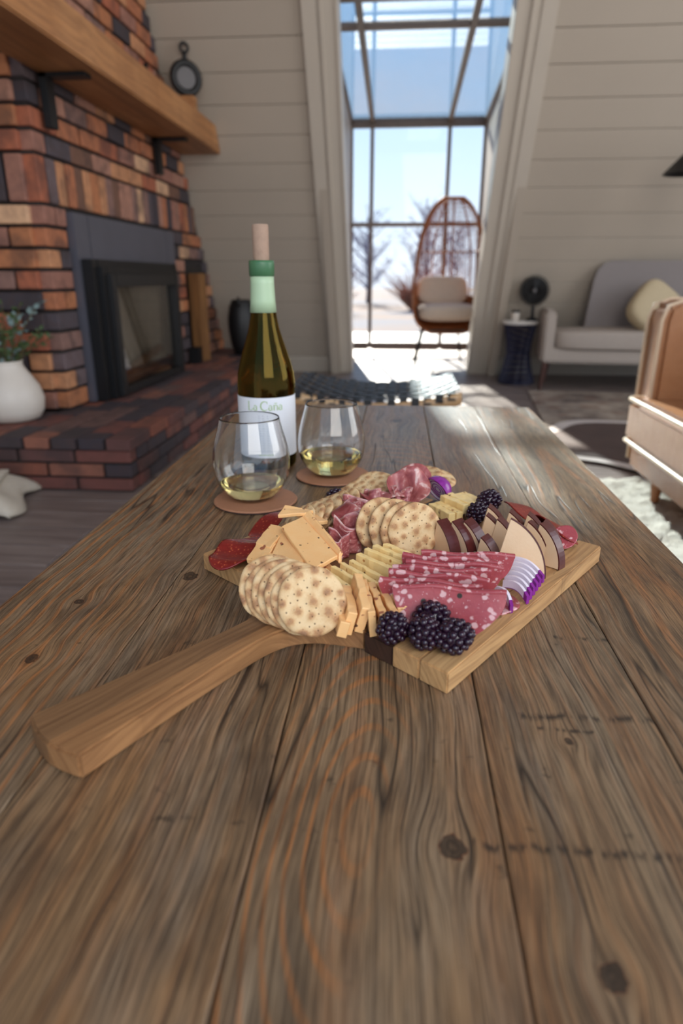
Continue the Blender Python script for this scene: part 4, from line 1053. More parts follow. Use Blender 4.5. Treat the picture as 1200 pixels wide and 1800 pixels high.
for q_ in (.0008, .0057): stroke(ink, [(x+q_-.0012, yb+.0002, TN), (x+q_+.0012, yb+.0002, TN)])
stroke(ink, [(x+.0012, yb+.0092, TN), (x+.0024, yb+.0101, .0008), (x+.0040, yb+.0093, .0008), (x+.0054, yb+.0102, TN)])
letter_a(x+.0078)
ink.build('printed_name', M_inkg, lb)
sm_ = MB(); qq = random.Random(4)
for cxx in (-.0085, -.003, .004):
    for i in range(15): stroke(sm_, [(cxx - .0018, .032 + .0036*i, .0010), (cxx - .0018 + qq.uniform(.002, .0040), .032 + .0036*i, .0010)])
stroke(sm_, [(-.022, .030, .0008), (.02, .030, .0008)])
sm_.build('small_print', M_inkgr, lb)
sm2 = MB()
for i in range(8): stroke(sm2, [(-.011 + .0029*i, .0245, .0016), (-.0095 + .0029*i, .0245, .0016)])
sm2.build('bottom_print', M_inkg, lb)

# ================================================================== BOARD
BT = 0.0170; BZ = T + BT
before_board = set(bpy.data.objects)
bc = Vector((0.012, 0.590, 0)); ev = Vector((0.575, 0.818, 0)).normalized(); eu = Vector((ev.y, -ev.x, 0)); SHR = -0.085   # u: along the near edge, v: away
# local frame: x = eu, y = ev ; handle toward -y
brz = atan2(eu.y, eu.x)
bd_ = empty('serving_board', (bc.x, bc.y, T), brz, 'square striped wooden serving board with a long flared handle', 'serving board')
Hs = .146
def sheared(o):
    for v in o.data.vertices: v.co.y += v.co.x*SHR*min(1.0, max(0.0, (v.co.y + Hs + .09)/.09))
    return o
def strip(name, x0, x1, y0, y1, mat):
    return sheared(MB().box(((x0+x1)/2, (y0+y1)/2, BT/2), ((x1-x0)/2 - .00015, (y1-y0)/2, BT/2)).build(name, mat, bd_, bevel=.0011, seg=2))
xsb = [(-Hs, -.062, M_maple, 'maple_strip'), (-.062, -.046, M_walnut, 'walnut_strip'), (.068, .096, M_walnut, 'walnut_strip'), (.096, .121, M_maple, 'maple_strip'), (.121, Hs, M_maple, 'maple_strip')]
for x0, x1, mt_, nm in xsb: strip(nm, x0, x1, -Hs, Hs, mt_)
# middle strip and handle in one piece, flaring out of the near edge and again at the tip
prof = []
def hw(y):           # half width of the handle at local y (-Hs .. tip)
    t = (-Hs - y)/.216
    neck =   .0150 + .0140*max(0, t - .25)**1.25/(.75**1.25)
    fl_ = .031*exp(-(t/.085)**1.25)
    return neck + fl_
ys = [-Hs - .216*i/40 for i in range(41)]
left = [(-hw(y), y) for y in ys]; right = [(hw(y) + .017*exp(-((-Hs - y)/.216/.10)**1.3), y) for y in ys]
tip = [(-.0290 + .058*i/8, -Hs - .216 - .006*sin(pi*i/8)) for i in range(1, 8)]
poly = [(-.046, Hs), (-.046, -Hs + .002)] + left + tip + right[::-1] + [(.068, -Hs + .002), (.068, Hs)]
sheared(MB().prism(poly[::-1], 0, BT).build('handle', M_handle, bd_, bevel=.0018, seg=2))

# ================================================================== FOOD
def cracker_mesh(seed, r=.0255, th=.0042):
    q = random.Random(seed); nr, na = 16, 56
    bl_ = [(0, 0, .0052)] + [(r*.50*cos(2*pi*i/6 + q.uniform(-.25, .25)), r*.5*sin(2*pi*i/6 + q.uniform(-.25, .25)), q.uniform(.0034, .0052)) for i in range(6)] + [(r*.86*cos(2*pi*i/11 + q.uniform(-.15, .15)), r*.86*sin(2*pi*i/11 + q.uniform(-.15, .15)), q.uniform(.0032, .0054)) for i in range(11)]
    V = []; toast = []
    ph = q.uniform(0, 6)
    for side in (1, -1):
        for i in range(nr+1):
            for j in range(na):
                a = 2*pi*j/na; rr_ = r*(i/nr)*(1 + .012*sin(5*a+ph) + .008*sin(9*a))
                x_, y_ = rr_*cos(a), rr_*sin(a); b = 0
                for bx, by, bs_ in bl_: b = max(b, exp(-((x_-bx)**2 + (y_-by)**2)/(2*(bs_*.72)**2)))
                e_ = (i/nr)**10
                z_ = side*(th*.5*(1-.75*e_) + (.0014*b if side > 0 else .0006*b)) + .0006*sin(2*a+ph)*(i/nr)**2
                V.append((x_, y_, z_)); toast.append(min(1, .68*b**1.4 + .42*e_*(.6+.4*sin(4*a+ph))))
    F_ = []; N = (nr+1)*na
    for s_ in (0, 1):
        for i in range(nr):
            for j in range(na):
                f = (s_*N+i*na+j, s_*N+i*na+(j+1) % na, s_*N+(i+1)*na+(j+1) % na, s_*N+(i+1)*na+j); F_.append(f if s_ else f[::-1])
    for j in range(na): F_.append((nr*na+j, nr*na+(j+1) % na, N+nr*na+(j+1) % na, N+nr*na+j))
    me = mesh('cracker', V, F_, True)
    bb = bmesh.new(); bb.from_mesh(me); bmesh.ops.recalc_face_normals(bb, faces=bb.faces); bb.to_mesh(me); bb.free()
    at = me.attributes.new('toast', 'FLOAT', 'POINT'); at.data.foreach_set('value', toast)
    me.materials.append(M_cracker); return me
CM = [cracker_mesh(s) for s in (1, 2, 3, 4)]
cn = [0]
def cracker(c, n, lab, grp, s=1.0, roll=None):
    o = link('cracker', CM[cn[0] % 4], None); cn[0] += 1
    Mx = face_to(n, R.uniform(0, 6.28) if roll is None else roll); o.matrix_world = Matrix.Translation(c) @ Mx.to_4x4() @ Matrix.Scale(s, 4)
    tag(o, lab, 'cracker', grp); return o
def lerp(a, b, t): return tuple(a[i]*(1-t) + b[i]*t for i in range(len(a)))
# near-left leaning stack: front cracker faces the camera
for i in range(7):
    t = i/6; c = lerp((-.0590, .4275, BZ + .0240), (-.0930, .4480, BZ + .0238), t)
    cracker((c[0], c[1], c[2] - .0012*(i % 2)), (.32 + R.uniform(-.03, .03), -.84, .42 + .05*t), 'round cracker in the near stack by the handle, %s' % ('frontmost and fully in view' if i == 0 else '%s behind the front one' % ORD[i-1]), 'crackers in the near stack', 1.03, 0.3+.9*i)
# middle upright row
for i, (x, y, nx_) in enumerate(((.0205, .5735, .42), (.0125, .5765, .45), (.0005, .5820, .52), (-.0125, .5870, .60))):
    cracker((x, y, BZ + .0270), (nx_, -.88, .16), 'upright round cracker in the row behind the salami, %s' % ['frontmost beside the smoked cheese', 'second, tucked behind the front one', 'third, pale and half in view', 'last, beside the prosciutto'][i], 'crackers in the middle row', 1.06)
# back left fan
for i in range(6):
    t = i/5; c = lerp((-.0985, .610, BZ + .0150), (-.0560, .648, BZ + .0225), t)
    cracker(c, (-.62, -.30, .72), 'round cracker in the fan left of the prosciutto, %s from the left' % ORD[i], 'crackers in the left fan', 1.0)
for i, (x, y, z, n) in enumerate(((-.046, .735, .006, (-.1, -.3, 1)), (-.036, .742, .011, (-.15, -.35, 1)), (-.026, .750, .017, (-.2, -.35, 1)))):
    cracker((x, y, BZ + z), n, 'round cracker behind the far prosciutto at left, %s' % ['bottom of the pile', 'middle of the pile', 'top of the pile'][i], 'crackers at the far edge', 1.0)
for i, (x, y, z, n) in enumerate(((.010, .782, .008, (-.3, -.2, 1)), (.020, .784, .013, (-.3, -.2, 1)), (.032, .783, .018, (-.25, -.2, 1)), (.050, .780, .018, (.15, -.2, 1)))):
    cracker((x, y, BZ + z), n, 'round cracker at the far corner behind the folded ham, %s from the left' % ORD[i], 'crackers at the far corner', 1.05)

# salami: folded discs standing in a row
def salami(c, a, rad, lab, lean, seed, spread=.010):
    q = random.Random(seed); p1, p2 = q.uniform(0, 6), q.uniform(0, 6)
    u_ = Vector((cos(a), sin(a), 0)); f_ = Vector((-sin(a), cos(a), 0))          # f: away from camera
    m = MB(); nr, na = 9, 48
    # top edge is the fold; two half discs hang down from it
    def leaf(side):
        V = []
        for i in range(nr+1):
            for j in range(na+1):
                th_ = pi + pi*j/na; rr_ = rad*i/nr*(1 + .015*sin(6*th_+p1))
                x_ = rr_*cos(th_); h_ = rr_*sin(th_)          # h <= 0
                off = side*(.0016 + spread*max(0.0, -h_/rad)**1.3*(.7 if side < 0 else .5)) + .0022*sin(x_*90 + p2)*(.4 - h_/rad) + lean*(-h_)
                V.append(u_*x_ + Vector((0, 0, (h_ + rad)*.77 + .0012*sin(x_*120+p1))) + f_*off)
        return V
    A = leaf(-1); B_ = leaf(1); w_ = na+1; tk = .0007
    for V, sd2 in ((A, -1), (B_, 1)):
        N = len(V); V2 = [v + f_*tk*sd2 for v in V]; F_ = []
        for i in range(nr):
            for j in range(na):
                b0 = [i*w_+j, (i+1)*w_+j, (i+1)*w_+j+1, i*w_+j+1]; F_.append(tuple(b0)); F_.append(tuple(N+x for x in reversed(b0)))
        for j in range(na): F_.append((nr*w_+j, nr*w_+j+1, N+nr*w_+j+1, N+nr*w_+j))
        for i in range(nr): F_.append((i*w_, (i+1)*w_, N+(i+1)*w_, N+i*w_)); F_.append((i*w_+na, N+i*w_+na, N+(i+1)*w_+na, (i+1)*w_+na))
        m.add(V + V2, F_)
    # rounded fold between the leaves
    pts = []
    for i in range(25): x_ = -rad + 2*rad*i/24; pts.append(u_*x_ + Vector((0, 0, rad*.77 + .0004 + .0012*sin(x_*120+p1))) + f_*(.0022*sin(x_*90+p2)*.4))
    m.tube(pts, .0023, 8)
    o = m.build('salami_slice', M_salami, None, smooth=True, auto=radians(50), loc=c); tag(o, lab, 'salami', 'folded salami row')
sal = [(.0430, .4290, -.10), (.0300, .4435, -.09), (.0370, .4560, -.10), (.0400, .4680, -.07), (.0510, .4785, -.04), (.0480, .4905, -.08), (.0640, .5010, .02)]
for i, (x, y, a) in enumerate(sal):
    salami((x, y + .0095, BZ + .0004), a, .0420 if i == 0 else .0395, 'folded salami slice in the row, %s' % ('frontmost, behind the blackberries' if i == 0 else ('farthest, against the smoked cheese' if i == 6 else '%s behind the front one' % ORD[i-1])), -.10 if i == 0 else .05, 50+i, .012 if i == 0 else .004)
# loose end of salami under the onion
def disc_sheet(name, c, rx, ry, rot, fz, mat, lab, cat, grp=None, th=.0014, n=14, na=44):
    V = []; F_ = []
    for s_ in (1, -1):
        for i in range(n+1):
            for j in range(na):
                a = 2*pi*j/na; x_ = rx*i/n*cos(a)*(1+.02*sin(5*a)); y_ = ry*i/n*sin(a); V.append((x_, y_, fz(x_, y_) + s_*th/2))
    N = (n+1)*na
    for s_ in (0, 1):
        for i in range(n):
            for j in range(na):
                f = (s_*N+i*na+j, s_*N+i*na+(j+1) % na, s_*N+(i+1)*na+(j+1) % na, s_*N+(i+1)*na+j); F_.append(f if s_ else f[::-1])
    for j in range(na): F_.append((n*na+j, n*na+(j+1) % na, N+n*na+(j+1) % na, N+n*na+j))
    m = MB().add(V, F_); o = m.build(name, mat, None, smooth=True, loc=c, rot=rot); tag(o, lab, cat, grp)
    at = o.data.attributes.new('strip', 'FLOAT_VECTOR', 'POINT'); at.data.foreach_set('vector', [w for v in V for w in (v[0]*15, .3 + v[1]*9, 0.0)]); return o
disc_sheet('salami_slice', (.084, .482, BZ + .0012), .022, .020, (0, 0, .4), lambda x, y: .0008*sin(x*200), M_salami, 'flat salami slice lying under the onion strips', 'salami')
disc_sheet('salami_slice', (.168, .606, BZ + .012), .014, .012, (.5, -.5, .6), lambda x, y: 55*x*x*.1, M_salami, 'small curled cured slice at the right corner of the board', 'salami')
# chorizo
disc_sheet('chorizo_slice', (-.146, .558, BZ + .0035), .024, .040, (.02, -.06, -.22), lambda x, y: .0045*sin(y*75+.5)**2 + 9*x*x*.5, M_chorizo, 'large red chorizo slice at the left corner of the board', 'chorizo')
disc_sheet('chorizo_slice', (-.134, .632, BZ + .006), .015, .026, (.1, -.15, -.5), lambda x, y: .004*sin(y*80), M_chorizo, 'small red chorizo slice behind the big orange cheese slab', 'chorizo')
disc_sheet('chorizo_slice', (.146, .668, BZ + .013), .020, .036, (.0, .30, .62), lambda x, y: .005*sin(y*70), M_chorizo, 'red chorizo slice behind the smoked cheese, beside a blackberry', 'chorizo')
disc_sheet('chorizo_slice', (.165, .632, BZ + .012), .017, .034, (.0, .50, .45), lambda x, y: .004*sin(y*80+1), M_chorizo, 'red chorizo slice nearest the right corner of the board', 'chorizo')

# cheese sticks
def stick(name, mat, p0, p1, w_, h, lab, grp, tilt=0.0, bev=.0006, tap=1.0):
    p0 = Vector(p0); p1 = Vector(p1); d_ = p1 - p0; L = d_.length; xa = d_.normalized(); ya = Vector((0, 0, 1)).cross(xa).normalized(); za = xa.cross(ya)
    Mx = Matrix((xa, ya, za)).transposed() @ Matrix.Rotation(tilt, 3, 'X')
    m = MB(); q = random.Random(hash((round(p0.x*1e4), round(p0.y*1e4))) & 255); n = 8; V = []
    for i in range(n+1):
        t = i/n; s_ = 1 + (tap-1)*t
        bow = .0008*sin(pi*t)*q.uniform(-1, 1)
        for y_, z_ in ((-1, 0), (1, 0), (1, 1), (-1, 1)):
            V.append(Mx @ Vector((-L/2 + L*t + q.uniform(-.0003, .0003), y_*w_/2*s_ + bow + q.uniform(-.00025, .00025), (z_-.5)*h + q.uniform(-.0004, .0004))))
    F_ = [(0, 3, 2, 1), (n*4, n*4+1, n*4+2, n*4+3)] + [(i*4+j, i*4+(j+1) % 4, (i+1)*4+(j+1) % 4, (i+1)*4+j) for i in range(n) for j in range(4)]
    m.add(V, F_); o = m.build(name, mat, None, bevel=bev, seg=1, loc=(p0+p1)/2); tag(o, lab, 'cheese', grp)
# yellow front row: thin slabs on edge, front to back
ya_ = [((-.0720, .4860), (-.0430, .4480), .011), ((-.0655, .4955), (-.0350, .4565), .015), ((-.0590, .5020), (-.0275, .4600), .0165), ((-.0520, .5085), (-.0175, .4680), .017), ((-.0445, .5150), (-.0120, .4760), .0175), ((-.0370, .5200), (-.0040, .4820), .018)]
for i, (a, b_, h) in enumerate(ya_):
    stick('yellow_cheese_slice', M_yellow, (a[0], a[1], BZ + h/2 + .0003), (b_[0], b_[1], BZ + h/2 + .0003), .0048, h, 'pale yellow cheese slice in the front fan, %s from the left' % ORD[i], 'yellow cheese in the front fan', -.12)
yb_ = [((-.0310, .5300), (.0020, .4990), .020), ((-.0245, .5370), (.0090, .5060), .0225), ((-.0170, .5430), (.0135, .5140), .0235), ((-.0080, .5470), (.0170, .5235), .0235)]
for i, (a, b_, h) in enumerate(yb_):
    stick('yellow_cheese_slice', M_yellow, (a[0], a[1], BZ + h/2 + .0003), (b_[0], b_[1], BZ + h/2 + .0003), .0058, h, 'pale yellow cheese slice beside the upright crackers, %s from the left' % ORD[i], 'yellow cheese beside the upright crackers', -.1)
# orange sticks fanned behind the blackberries
oa = [((-.0410, .4500), (-.0345, .4085), .009, .012), ((-.0385, .4560), (-.0300, .4130), .0085, .018), ((-.0300, .4640), (-.0205, .4160), .008, .021), ((-.0220, .4640), (-.0130, .4120), .0065, .020), ((-.0155, .4620), (-.0045, .4120), .0065, .019), ((-.0085, .4630), (.0035, .4180), .0065, .018), ((-.0020, .4650), (.0090, .4240), .0065, .0175), ((.0035, .4700), (.0135, .4255), .006, .019)]
for i, (a, b_, w_, h) in enumerate(oa):
    stick('orange_cheese_stick', M_orange, (a[0], a[1] + .009, BZ + h*.56 + .001 + (.004 if i == 2 else 0)), (b_[0], b_[1] + .009, BZ + h*.5 + .0003), w_*.88, h*1.08, 'orange flecked cheese stick in the fan before the salami, %s from the left' % ORD[i], 'orange cheese sticks', .10 if i > 2 else -.25, .0005)
# yellow sticks at the back
for i, (a, b_, z0) in enumerate((((.0430, .7020), (.0640, .6690), 0.0), ((.0500, .7080), (.0730, .6730), 0.0), ((.0560, .7160), (.0800, .6820), .006), ((.0640, .7200), (.0880, .6850), .007), ((.0730, .7230), (.0960, .6900), .006), ((.0800, .7310), (.1020, .6970), .005))):
    stick('yellow_cheese_slice', M_yellow, (a[0], a[1], BZ + .006 + z0), (b_[0], b_[1], BZ + .0058 + z0), .0085, .011, 'pale yellow cheese stick behind the rinded wedges, %s from the left' % ORD[i], 'yellow cheese at the back')

# orange slabs
def slab_cheese(poly, c, n, roll, th, lab, mat=None, bend=0.0):
    m = MB(); q = random.Random(int(abs(c[0])*1e5)); k_ = 5; pts = []
    for i in range(len(poly)):
        a = poly[i]; b_ = poly[(i+1) % len(poly)]
        for j in range(k_): pts.append((a[0] + (b_[0]-a[0])*j/k_ + q.uniform(-.0004, .0004), a[1] + (b_[1]-a[1])*j/k_ + q.uniform(-.0004, .0004)))
    Mx = face_to(n, roll)
    m.prism(pts, -th/2, th/2); m.V = [tuple(Mx @ (Vector(v) + Vector((0, 0, bend*(v[0]**2 + v[1]*v[0]))))) for v in m.V]
    o = m.build('orange_cheese', mat or M_orange, None, bevel=.0006, seg=1, loc=c); tag(o, lab, 'cheese', 'orange cheese slabs'); return o
def slab3(P, th, lab):
    """slab through world corner points P (planar or nearly so)"""
    P = [Vector(p) for p in P]; c = sum(P, Vector())/len(P); n_ = (P[1]-P[0]).cross(P[-1]-P[0]).normalized()
    if n_.z < 0: n_ = -n_
    q = random.Random(int(abs(c.x)*1e5)); pts = []; k_ = 6
    for i in range(len(P)):
        for j in range(k_): pts.append(P[i].lerp(P[(i+1) % len(P)], j/k_) - c + Vector((q.uniform(-.0005, .0005), q.uniform(-.0005, .0005), 0)))
    V = [p + n_*th/2 for p in pts] + [p - n_*th/2 for p in pts]; N = len(pts)
    m = MB().add(V, [tuple(range(N)), tuple(range(2*N-1, N-1, -1))] + [(i, (i+1) % N, N+(i+1) % N, N+i) for i in range(N)])
    o = m.build('orange_cheese', M_orange, None, bevel=.0006, seg=1, loc=c); tag(o, lab, 'cheese', 'orange cheese slabs')
slab3([(-.1120, .4780, BZ+.0080), (-.0800, .4960, BZ+.0120), (-.0760, .5250, BZ+.0190), (-.1040, .5850, BZ+.0250)], .0042, 'large orange cheese slab, triangular, nearest the chorizo')
slab3([(-.0680, .4980, BZ+.0160), (-.0480, .5200, BZ+.0200), (-.0880, .5850, BZ+.0320), (-.1060, .5640, BZ+.0290)], .0042, 'large orange cheese slab lying on top of the pile')
slab3([(-.0460, .5190, BZ+.0140), (-.0450, .5280, BZ+.0230), (-.0820, .5920, BZ+.0370), (-.0900, .5880, BZ+.0300)], .0038, 'narrow orange cheese slab leaning along the back of the pile')
slab3([(-.1130, .5840, BZ+.0330), (-.0860, .5880, BZ+.0350), (-.0800, .6040, BZ+.0320), (-.1080, .6040, BZ+.0370)], .0038, 'curled orange cheese slab on top at the back of the pile')
slab3([(-.0720, .4930, BZ+.0060), (-.0460, .5130, BZ+.0060), (-.0800, .5650, BZ+.0110), (-.1040, .5400, BZ+.0110)], .0055, 'orange cheese slab lowest in the pile')
slab3([(-.1280, .5080, BZ+.0060), (-.1110, .4920, BZ+.0060), (-.1030, .5300, BZ+.0140), (-.1230, .5420, BZ+.0140)], .0050, 'short orange cheese slab at the left of the pile')
slab3([(-.1310, .5230, BZ+.0120), (-.1120, .5140, BZ+.0130), (-.1080, .5480, BZ+.0180), (-.1260, .5560, BZ+.0170)], .0050, 'crumbly orange cheese slab second at the left of the pile')
slab3([(-.0960, .5980, BZ+.0300), (-.0760, .5780, BZ+.0290), (-.0640, .5960, BZ+.0240), (-.0800, .6120, BZ+.0250)], .0040, 'ragged orange cheese slab at the back right of the pile, by the cracker fan')
slab3([(-.1200, .5080, BZ+.0150), (-.1060, .5000, BZ+.0150), (-.1000, .5180, BZ+.0190), (-.1140, .5260, BZ+.0190)], .0045, 'small crumbled orange cheese piece on the left edge of the pile')
slab3([(-.1280, .5500, BZ+.0170), (-.1110, .5380, BZ+.0180), (-.1020, .5760, BZ+.0230), (-.1200, .5850, BZ+.0230)], .0045, 'pale broken orange cheese slab at the back left of the pile')

# smoked wedges with dark rind
def wedge(c, yaw, pitch, rad, ang, th, lab, roll=0.0):
    w_ = empty('smoked_cheese_wedge', c, 0, lab, 'cheese', 'smoked cheese wedges'); 
    w_.rotation_euler = (Matrix.Rotation(yaw, 3, 'Z') @ Matrix.Rotation(pitch, 3, 'X') @ Matrix.Rotation(roll, 3, 'Y')).to_euler()
    # local: face in xz plane, thickness along y; tip at top left, bottom edge flat, rind on the outer arc
    n = 12; angs = [radians(ang*(1 - i/n)) for i in range(n+1)]; k1 = rad/sin(angs[0])
    arcp = [(k1*cos(a) - k1*.5, k1*sin(a)) for a in angs]; z0 = 0.0
    x0 = arcp[0][0] - rad*.22
    poly = [(x0, 0.0)] + arcp
    def ext(pl, y0, y1):
        m = MB(); N = len(pl); V = [(x_, y0, z_) for x_, z_ in pl] + [(x_, y1, z_) for x_, z_ in pl]
        m.add(V, [tuple(range(N)), tuple(range(2*N-1, N-1, -1))] + [(i, (i+1) % N, N+(i+1) % N, N+i) for i in range(N)]); return m
    ext(poly, -th/2, th/2).build('wedge_body', M_smoked, w_, bevel=.0005, seg=1)
    ro = [(x_, z_ - z0) for x_, z_ in arcp]; ri = []
    for i, (x_, z_) in enumerate(ro):
        a = angs[i]; ri.append((x_ + .0011*cos(a), z_ + .0011*sin(a)))
    ext(ro + ri[::-1], -th/2 - .0001, th/2 + .0001).build('rind', M_rind, w_)
wd = [  # x, y, yaw, pitch, rad, ang, th, where
 (.0480, .5790, -.95, .05, .036, 62, .012, 'leftmost, beside the upright crackers'),
 (.0620, .5800, -.80, .05, .036, 62, .013, 'second from the left, tall with a broad rind'),
 (.0730, .5830, -.70, .08, .036, 62, .012, 'third from the left'),
 (.0850, .5650, -.65, .05, .027, 60, .012, 'low one right of the tall wedges'),
 (.1090, .5380, -.20, -.25, .050, 68, .0055, 'widest, standing frontmost by the onion'),
 (.0910, .6000, -.35, .05, .036, 60, .008, 'behind the low one'),
 (.1020, .5960, -.45, .05, .034, 60, .010, 'in the middle of the row'),
 (.1150, .5890, -.60, .05, .030, 60, .010, 'behind the widest one'),
 (.1280, .5740, -.55, -.05, .038, 64, .008, 'second from the right end'),
 (.1390, .5700, -.70, -.05, .038, 64, .011, 'at the right end beside the chorizo'),
 (.0960, .6260, -.30, .05, .036, 60, .010, 'back row, by the far blackberry'),
 (.1160, .6180, -.35, .05, .034, 60, .009, 'back row, second'),
 (.1330, .6120, -.40, .05, .034, 60, .009, 'back row, third'),
 (.1450, .5960, -.45, .0, .032, 60, .010, 'back row, last towards the corner')]
for x, y, yw, pt_, rd, an, th, wh in wd:
    wedge((x, y, BZ + (.0012 if abs(pt_) > .1 else .0005)), yw, pt_, rd, an, th, 'smoked cheese wedge with dark rind, %s' % wh)

# prosciutto: ruffled strips
def prosciutto(c, path, h, lab, seed, lean=(0, 0), amp=.0014):
    q = random.Random(seed); ph = [q.uniform(0, 6) for _ in range(4)]
    P = [Vector((*p, 0)) for p in path]; n = 90; nv = 10
    def cr(t):
        f = t*(len(P)-1); i = min(int(f), len(P)-2); t_ = f - i
        p0, p1, p2, p3 = P[max(i-1, 0)], P[i], P[i+1], P[min(i+2, len(P)-1)]
        return .5*((2*p1) + (-p0+p2)*t_ + (2*p0-5*p1+4*p2-p3)*t_*t_ + (-p0+3*p1-3*p2+p3)*t_**3)
    def f(u, v):
        p = cr(u); d_ = (cr(min(1, u+.01)) - cr(max(0, u-.01))); nn = Vector((-d_.y, d_.x, 0)); nn = nn.normalized() if nn.length > 0 else nn
        off = amp*sin(u*23+ph[0])*v*1.4 + amp*.5*sin(u*41+ph[1]+v*2)
        return (p.x + nn.x*off + lean[0]*v, p.y + nn.y*off + lean[1]*v, h*v*(1 + .18*sin(u*17+ph[2])) + .001)
    m = MB(); m.sheet(f, n, nv, .0009); N = len(m.V)//2
    o = m.build('prosciutto_slice', M_prosc, None, smooth=True, loc=c, fix=False); me = o.data
    at = me.attributes.new('strip', 'FLOAT_VECTOR', 'POINT'); co = [0.0]*(3*len(me.vertices))
    for i in range(len(me.vertices)):
        k_ = i % N; co[3*i] = (k_//(nv+1))/n*4; co[3*i+1] = (k_ % (nv+1))/nv
    at.data.foreach_set('vector', co); tag(o, lab, 'prosciutto', 'prosciutto ribbons')
zig = [(-.026, -.022), (-.008, -.036), (.012, -.034), (.022, -.022), (.010, -.012), (-.010, -.016), (-.022, -.004), (-.008, .006), (.014, .0), (.024, .012), (.008, .022), (-.016, .016), (-.022, .030)]
prosciutto((-.0430, .5960, BZ), [(x*.60, y*.62) for x, y in zig], .031, 'ruffled prosciutto ribbon between the cracker fan and upright crackers', 3, (0, .004))
prosciutto((-.0400, .6120, BZ + .012), [(x*.6, y*.5 + .008) for x, y in zig[2:]], .024, 'prosciutto ribbon piled on top, behind the ruffled one', 5, (.002, .006))
prosciutto((-.0540, .5720, BZ), [(-.012, -.010), (.004, -.014), (.012, -.004), (-.004, .004), (-.010, .014)], .022, 'short prosciutto fold against the orange cheese slabs', 8, (0, 0))
disc_sheet('prosciutto_slice', (-.012, .712, BZ + .014), .030, .020, (-.35, .1, .2), lambda x, y: .004*sin(x*110) + .003*cos(y*150), M_prosc, 'far prosciutto slice draped over the back crackers, left one', 'prosciutto', 'prosciutto ribbons')
prosciutto((-.006, .700, BZ + .002), [(-.03, .006), (-.01, -.006), (.0, .006), (.012, -.004), (.024, .004)], .020, 'low prosciutto fold before the back crackers', 14, (0, .012), .004)
disc_sheet('prosciutto_slice', (.0160, .722, BZ + .022), .026, .024, (.75, .12, .1), lambda x, y: .007*sin(x*125 + y*40) + 14*x*x - .004*cos(y*130), M_prosc, 'tall folded prosciutto slice left of the onion wedge, veined white', 'prosciutto', 'prosciutto ribbons', .0014)
disc_sheet('prosciutto_slice', (.0240, .745, BZ + .026), .020, .020, (.9, .2, -.2), lambda x, y: .003*sin(x*120+1) + 12*x*x, M_prosc, 'dark prosciutto slice peeping out behind the tall folded one', 'prosciutto', 'prosciutto ribbons', .0014)
disc_sheet('prosciutto_slice', (-.0425, .6040, BZ + .0350), .0185, .0170, (.45, .05, .2), lambda x, y: -42*x*x*.6 - 50*y*y*.6 + .0022*sin(x*210 + y*90), M_prosc, 'prosciutto slice draped over the ruffled ribbon, shiny on top', 'prosciutto', 'prosciutto ribbons', .0012)
# blackberries
def berry_mesh(seed):
    q = random.Random(seed); bb = bmesh.new()
    a, c_ = .0098, .0118; n = 58
    for i in range(n):
        z = 1 - 2*(i+.5)/n; r = sqrt(1-z*z); ph = i*2.39996 + q.uniform(-.12, .12)
        p = Vector((a*r*cos(ph), a*r*sin(ph), c_*z)) * q.uniform(.95, 1.04); rad = q.uniform(.0023, .0029)
        Mx = Matrix.Translation(p) @ Matrix.Scale(rad, 4)
        bmesh.ops.create_icosphere(bb, subdivisions=2, radius=1.0, matrix=Mx)
    bmesh.ops.create_icosphere(bb, subdivisions=2, radius=1.0, matrix=Matrix.Diagonal((a*.95, a*.95, c_*.95, 1)))
    me = bpy.data.meshes.new('blackberry'); bb.to_mesh(me); bb.free(); me.polygons.foreach_set('use_smooth', [True]*len(me.polygons)); me.materials.append(M_berry); return me
BM = [berry_mesh(1), berry_mesh(2)]
bz = [((.0015, .4135, BZ+.0125), (.5, .2, .4), 'leftmost of the four at the front of the board', 1.0), ((.0245, .4085, BZ+.0125), (1.3, .4, 0), 'front middle one of the four', 1.05), ((.0455, .4045, BZ+.0128), (.6, 1.2, .9), 'rightmost of the four at the front of the board', 1.08), ((.0300, .4262, BZ+.0150), (1.2, 0, 1.4), 'behind the other front ones, against the salami', 1.08), ((.1060, .6930, BZ+.0195), (.2, 1.4, .5), 'at the back beside the red chorizo', 1.05), ((.0900, .6700, BZ+.0120), (.2, .3, .5), 'mostly hidden between back sticks and wedges', .95), ((-.0680, .7060, BZ+.0120), (.2, .3, .5), 'half hidden at the far left behind the cracker fan', .95)]
for i, (c, r_, wh, s_) in enumerate(bz):
    o = link('blackberry', BM[i % 2], None, None, c, r_, (s_, s_, s_)); tag(o, 'black shiny blackberry, %s' % wh, 'blackberry', 'blackberries')

# red onion
ow = empty('onion_wedge', (.0500, .7300, BZ + .0175), 0, 'purple red onion wedge at the back beside prosciutto', 'onion')
OA = face_to((.62, .50, .42)).to_euler()
hp = [(.0175*cos(radians(a)), .0175*sin(radians(a))) for a in range(0, 91, 9)]
hp[-1] = (.0004, .0175)
MB().lathe(hp + [(.0004, .0164)] + [(.0163*cos(radians(a)), .0163*sin(radians(a))) for a in range(81, -1, -9)], 36, closed=True).build('skin', M_onion, ow, smooth=True, rot=OA, auto=.8)
MB().lathe([(.0004, .002), (.0150, .002), (.0162, .0004)] + [(.0162*cos(radians(a)), .0162*sin(radians(a))) for a in range(9, 82, 9)] + [(.0004, .0162)], 36).build('flesh', M_onionw, ow, smooth=True, rot=OA, auto=.8)
for r_ in (.0125, .0085, .0045): MB().tube(ring((0, 0, .0018), r_, 0, 30, (0, 0, 1)), .0006, 6, True).build('layer_line', M_onion, ow, smooth=True, rot=OA)
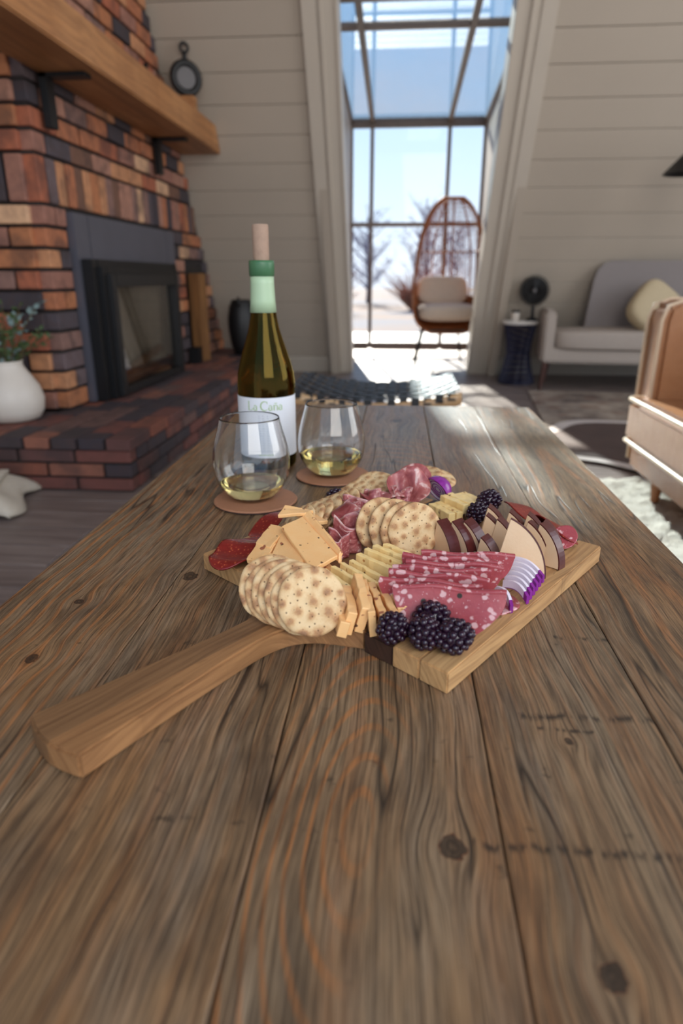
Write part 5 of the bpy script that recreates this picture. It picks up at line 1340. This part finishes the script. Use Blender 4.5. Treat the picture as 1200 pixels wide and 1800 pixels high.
for i in range(7):
    t = i/6
    p0 = lerp((.0930, .4990, .0060), (.1050, .5350, .0170), t); p1 = lerp((.1080, .4760, .0035), (.1300, .5140, .0090), t)
    if i == 0: p0, p1 = (.0860, .4880, .010), (.0960, .4660, .004)
    on = empty('onion_slice', (0, 0, 0), 0, 'thin red onion strip beside the salami, %s' % ('apart from the rest, nearest the front' if i == 0 else '%s from the front of the fan' % ORD[i-1]), 'onion', 'red onion strips')
    a, b_ = Vector((p0[0], p0[1], BZ + p0[2])), Vector((p1[0], p1[1], BZ + p1[2])); d_ = (b_-a); sd_ = Vector((-d_.y, d_.x, 0)).normalized()
    on.location = a
    def fo(u, v, lo=0, hi=1): u2 = lo + (hi-lo)*u; return d_*u2 + Vector((0, 0, .004*sin(pi*u2))) + Vector((0, 0, 1))*(v-.5)*.0065 + sd_*(.0022*sin(pi*u2))
    m = MB(); m.sheet(lambda u, v: fo(u, v, 0, .84), 10, 2, .0024); m.build('flesh', M_onionw, on, smooth=True, auto=.7)
    m = MB(); m.sheet(lambda u, v: fo(u, v, .84, 1.0), 4, 2, .0026); m.build('skin', M_onion, on, smooth=True, auto=.7)
    m = MB(); m.sheet(lambda u, v: fo(u, -.06, .1, 1.0) + sd_*(v-.5)*.0024, 8, 1, .0006); m.build('skin', M_onion, on, smooth=True, auto=.7)
# peppercorns and crumbs
for i, (x, y, z, r_, mt_, lb_) in enumerate(((.0100, .5180, .0252, .0016, plain('red_peppercorn', srgb(130, 20, 24), .3), 'tiny red peppercorn on the yellow cheese'), (.0700, .5105, .0320, .0021, plain('olive_peppercorn', srgb(92, 84, 48), .4), 'olive peppercorn on the farthest salami fold'))):
    V, F_ = superell(r_, r_, r_*.9, 1, 1, 14, 8); o = link('peppercorn', mesh('peppercorn', V, F_, True), None, mt_, (x, y, BZ + z)); tag(o, lb_, 'peppercorn')
# the board and everything on it stand a little farther up the table
for o in [o for o in bpy.data.objects if o not in before_board and o.parent is None]:
    o.location.y += 0.009
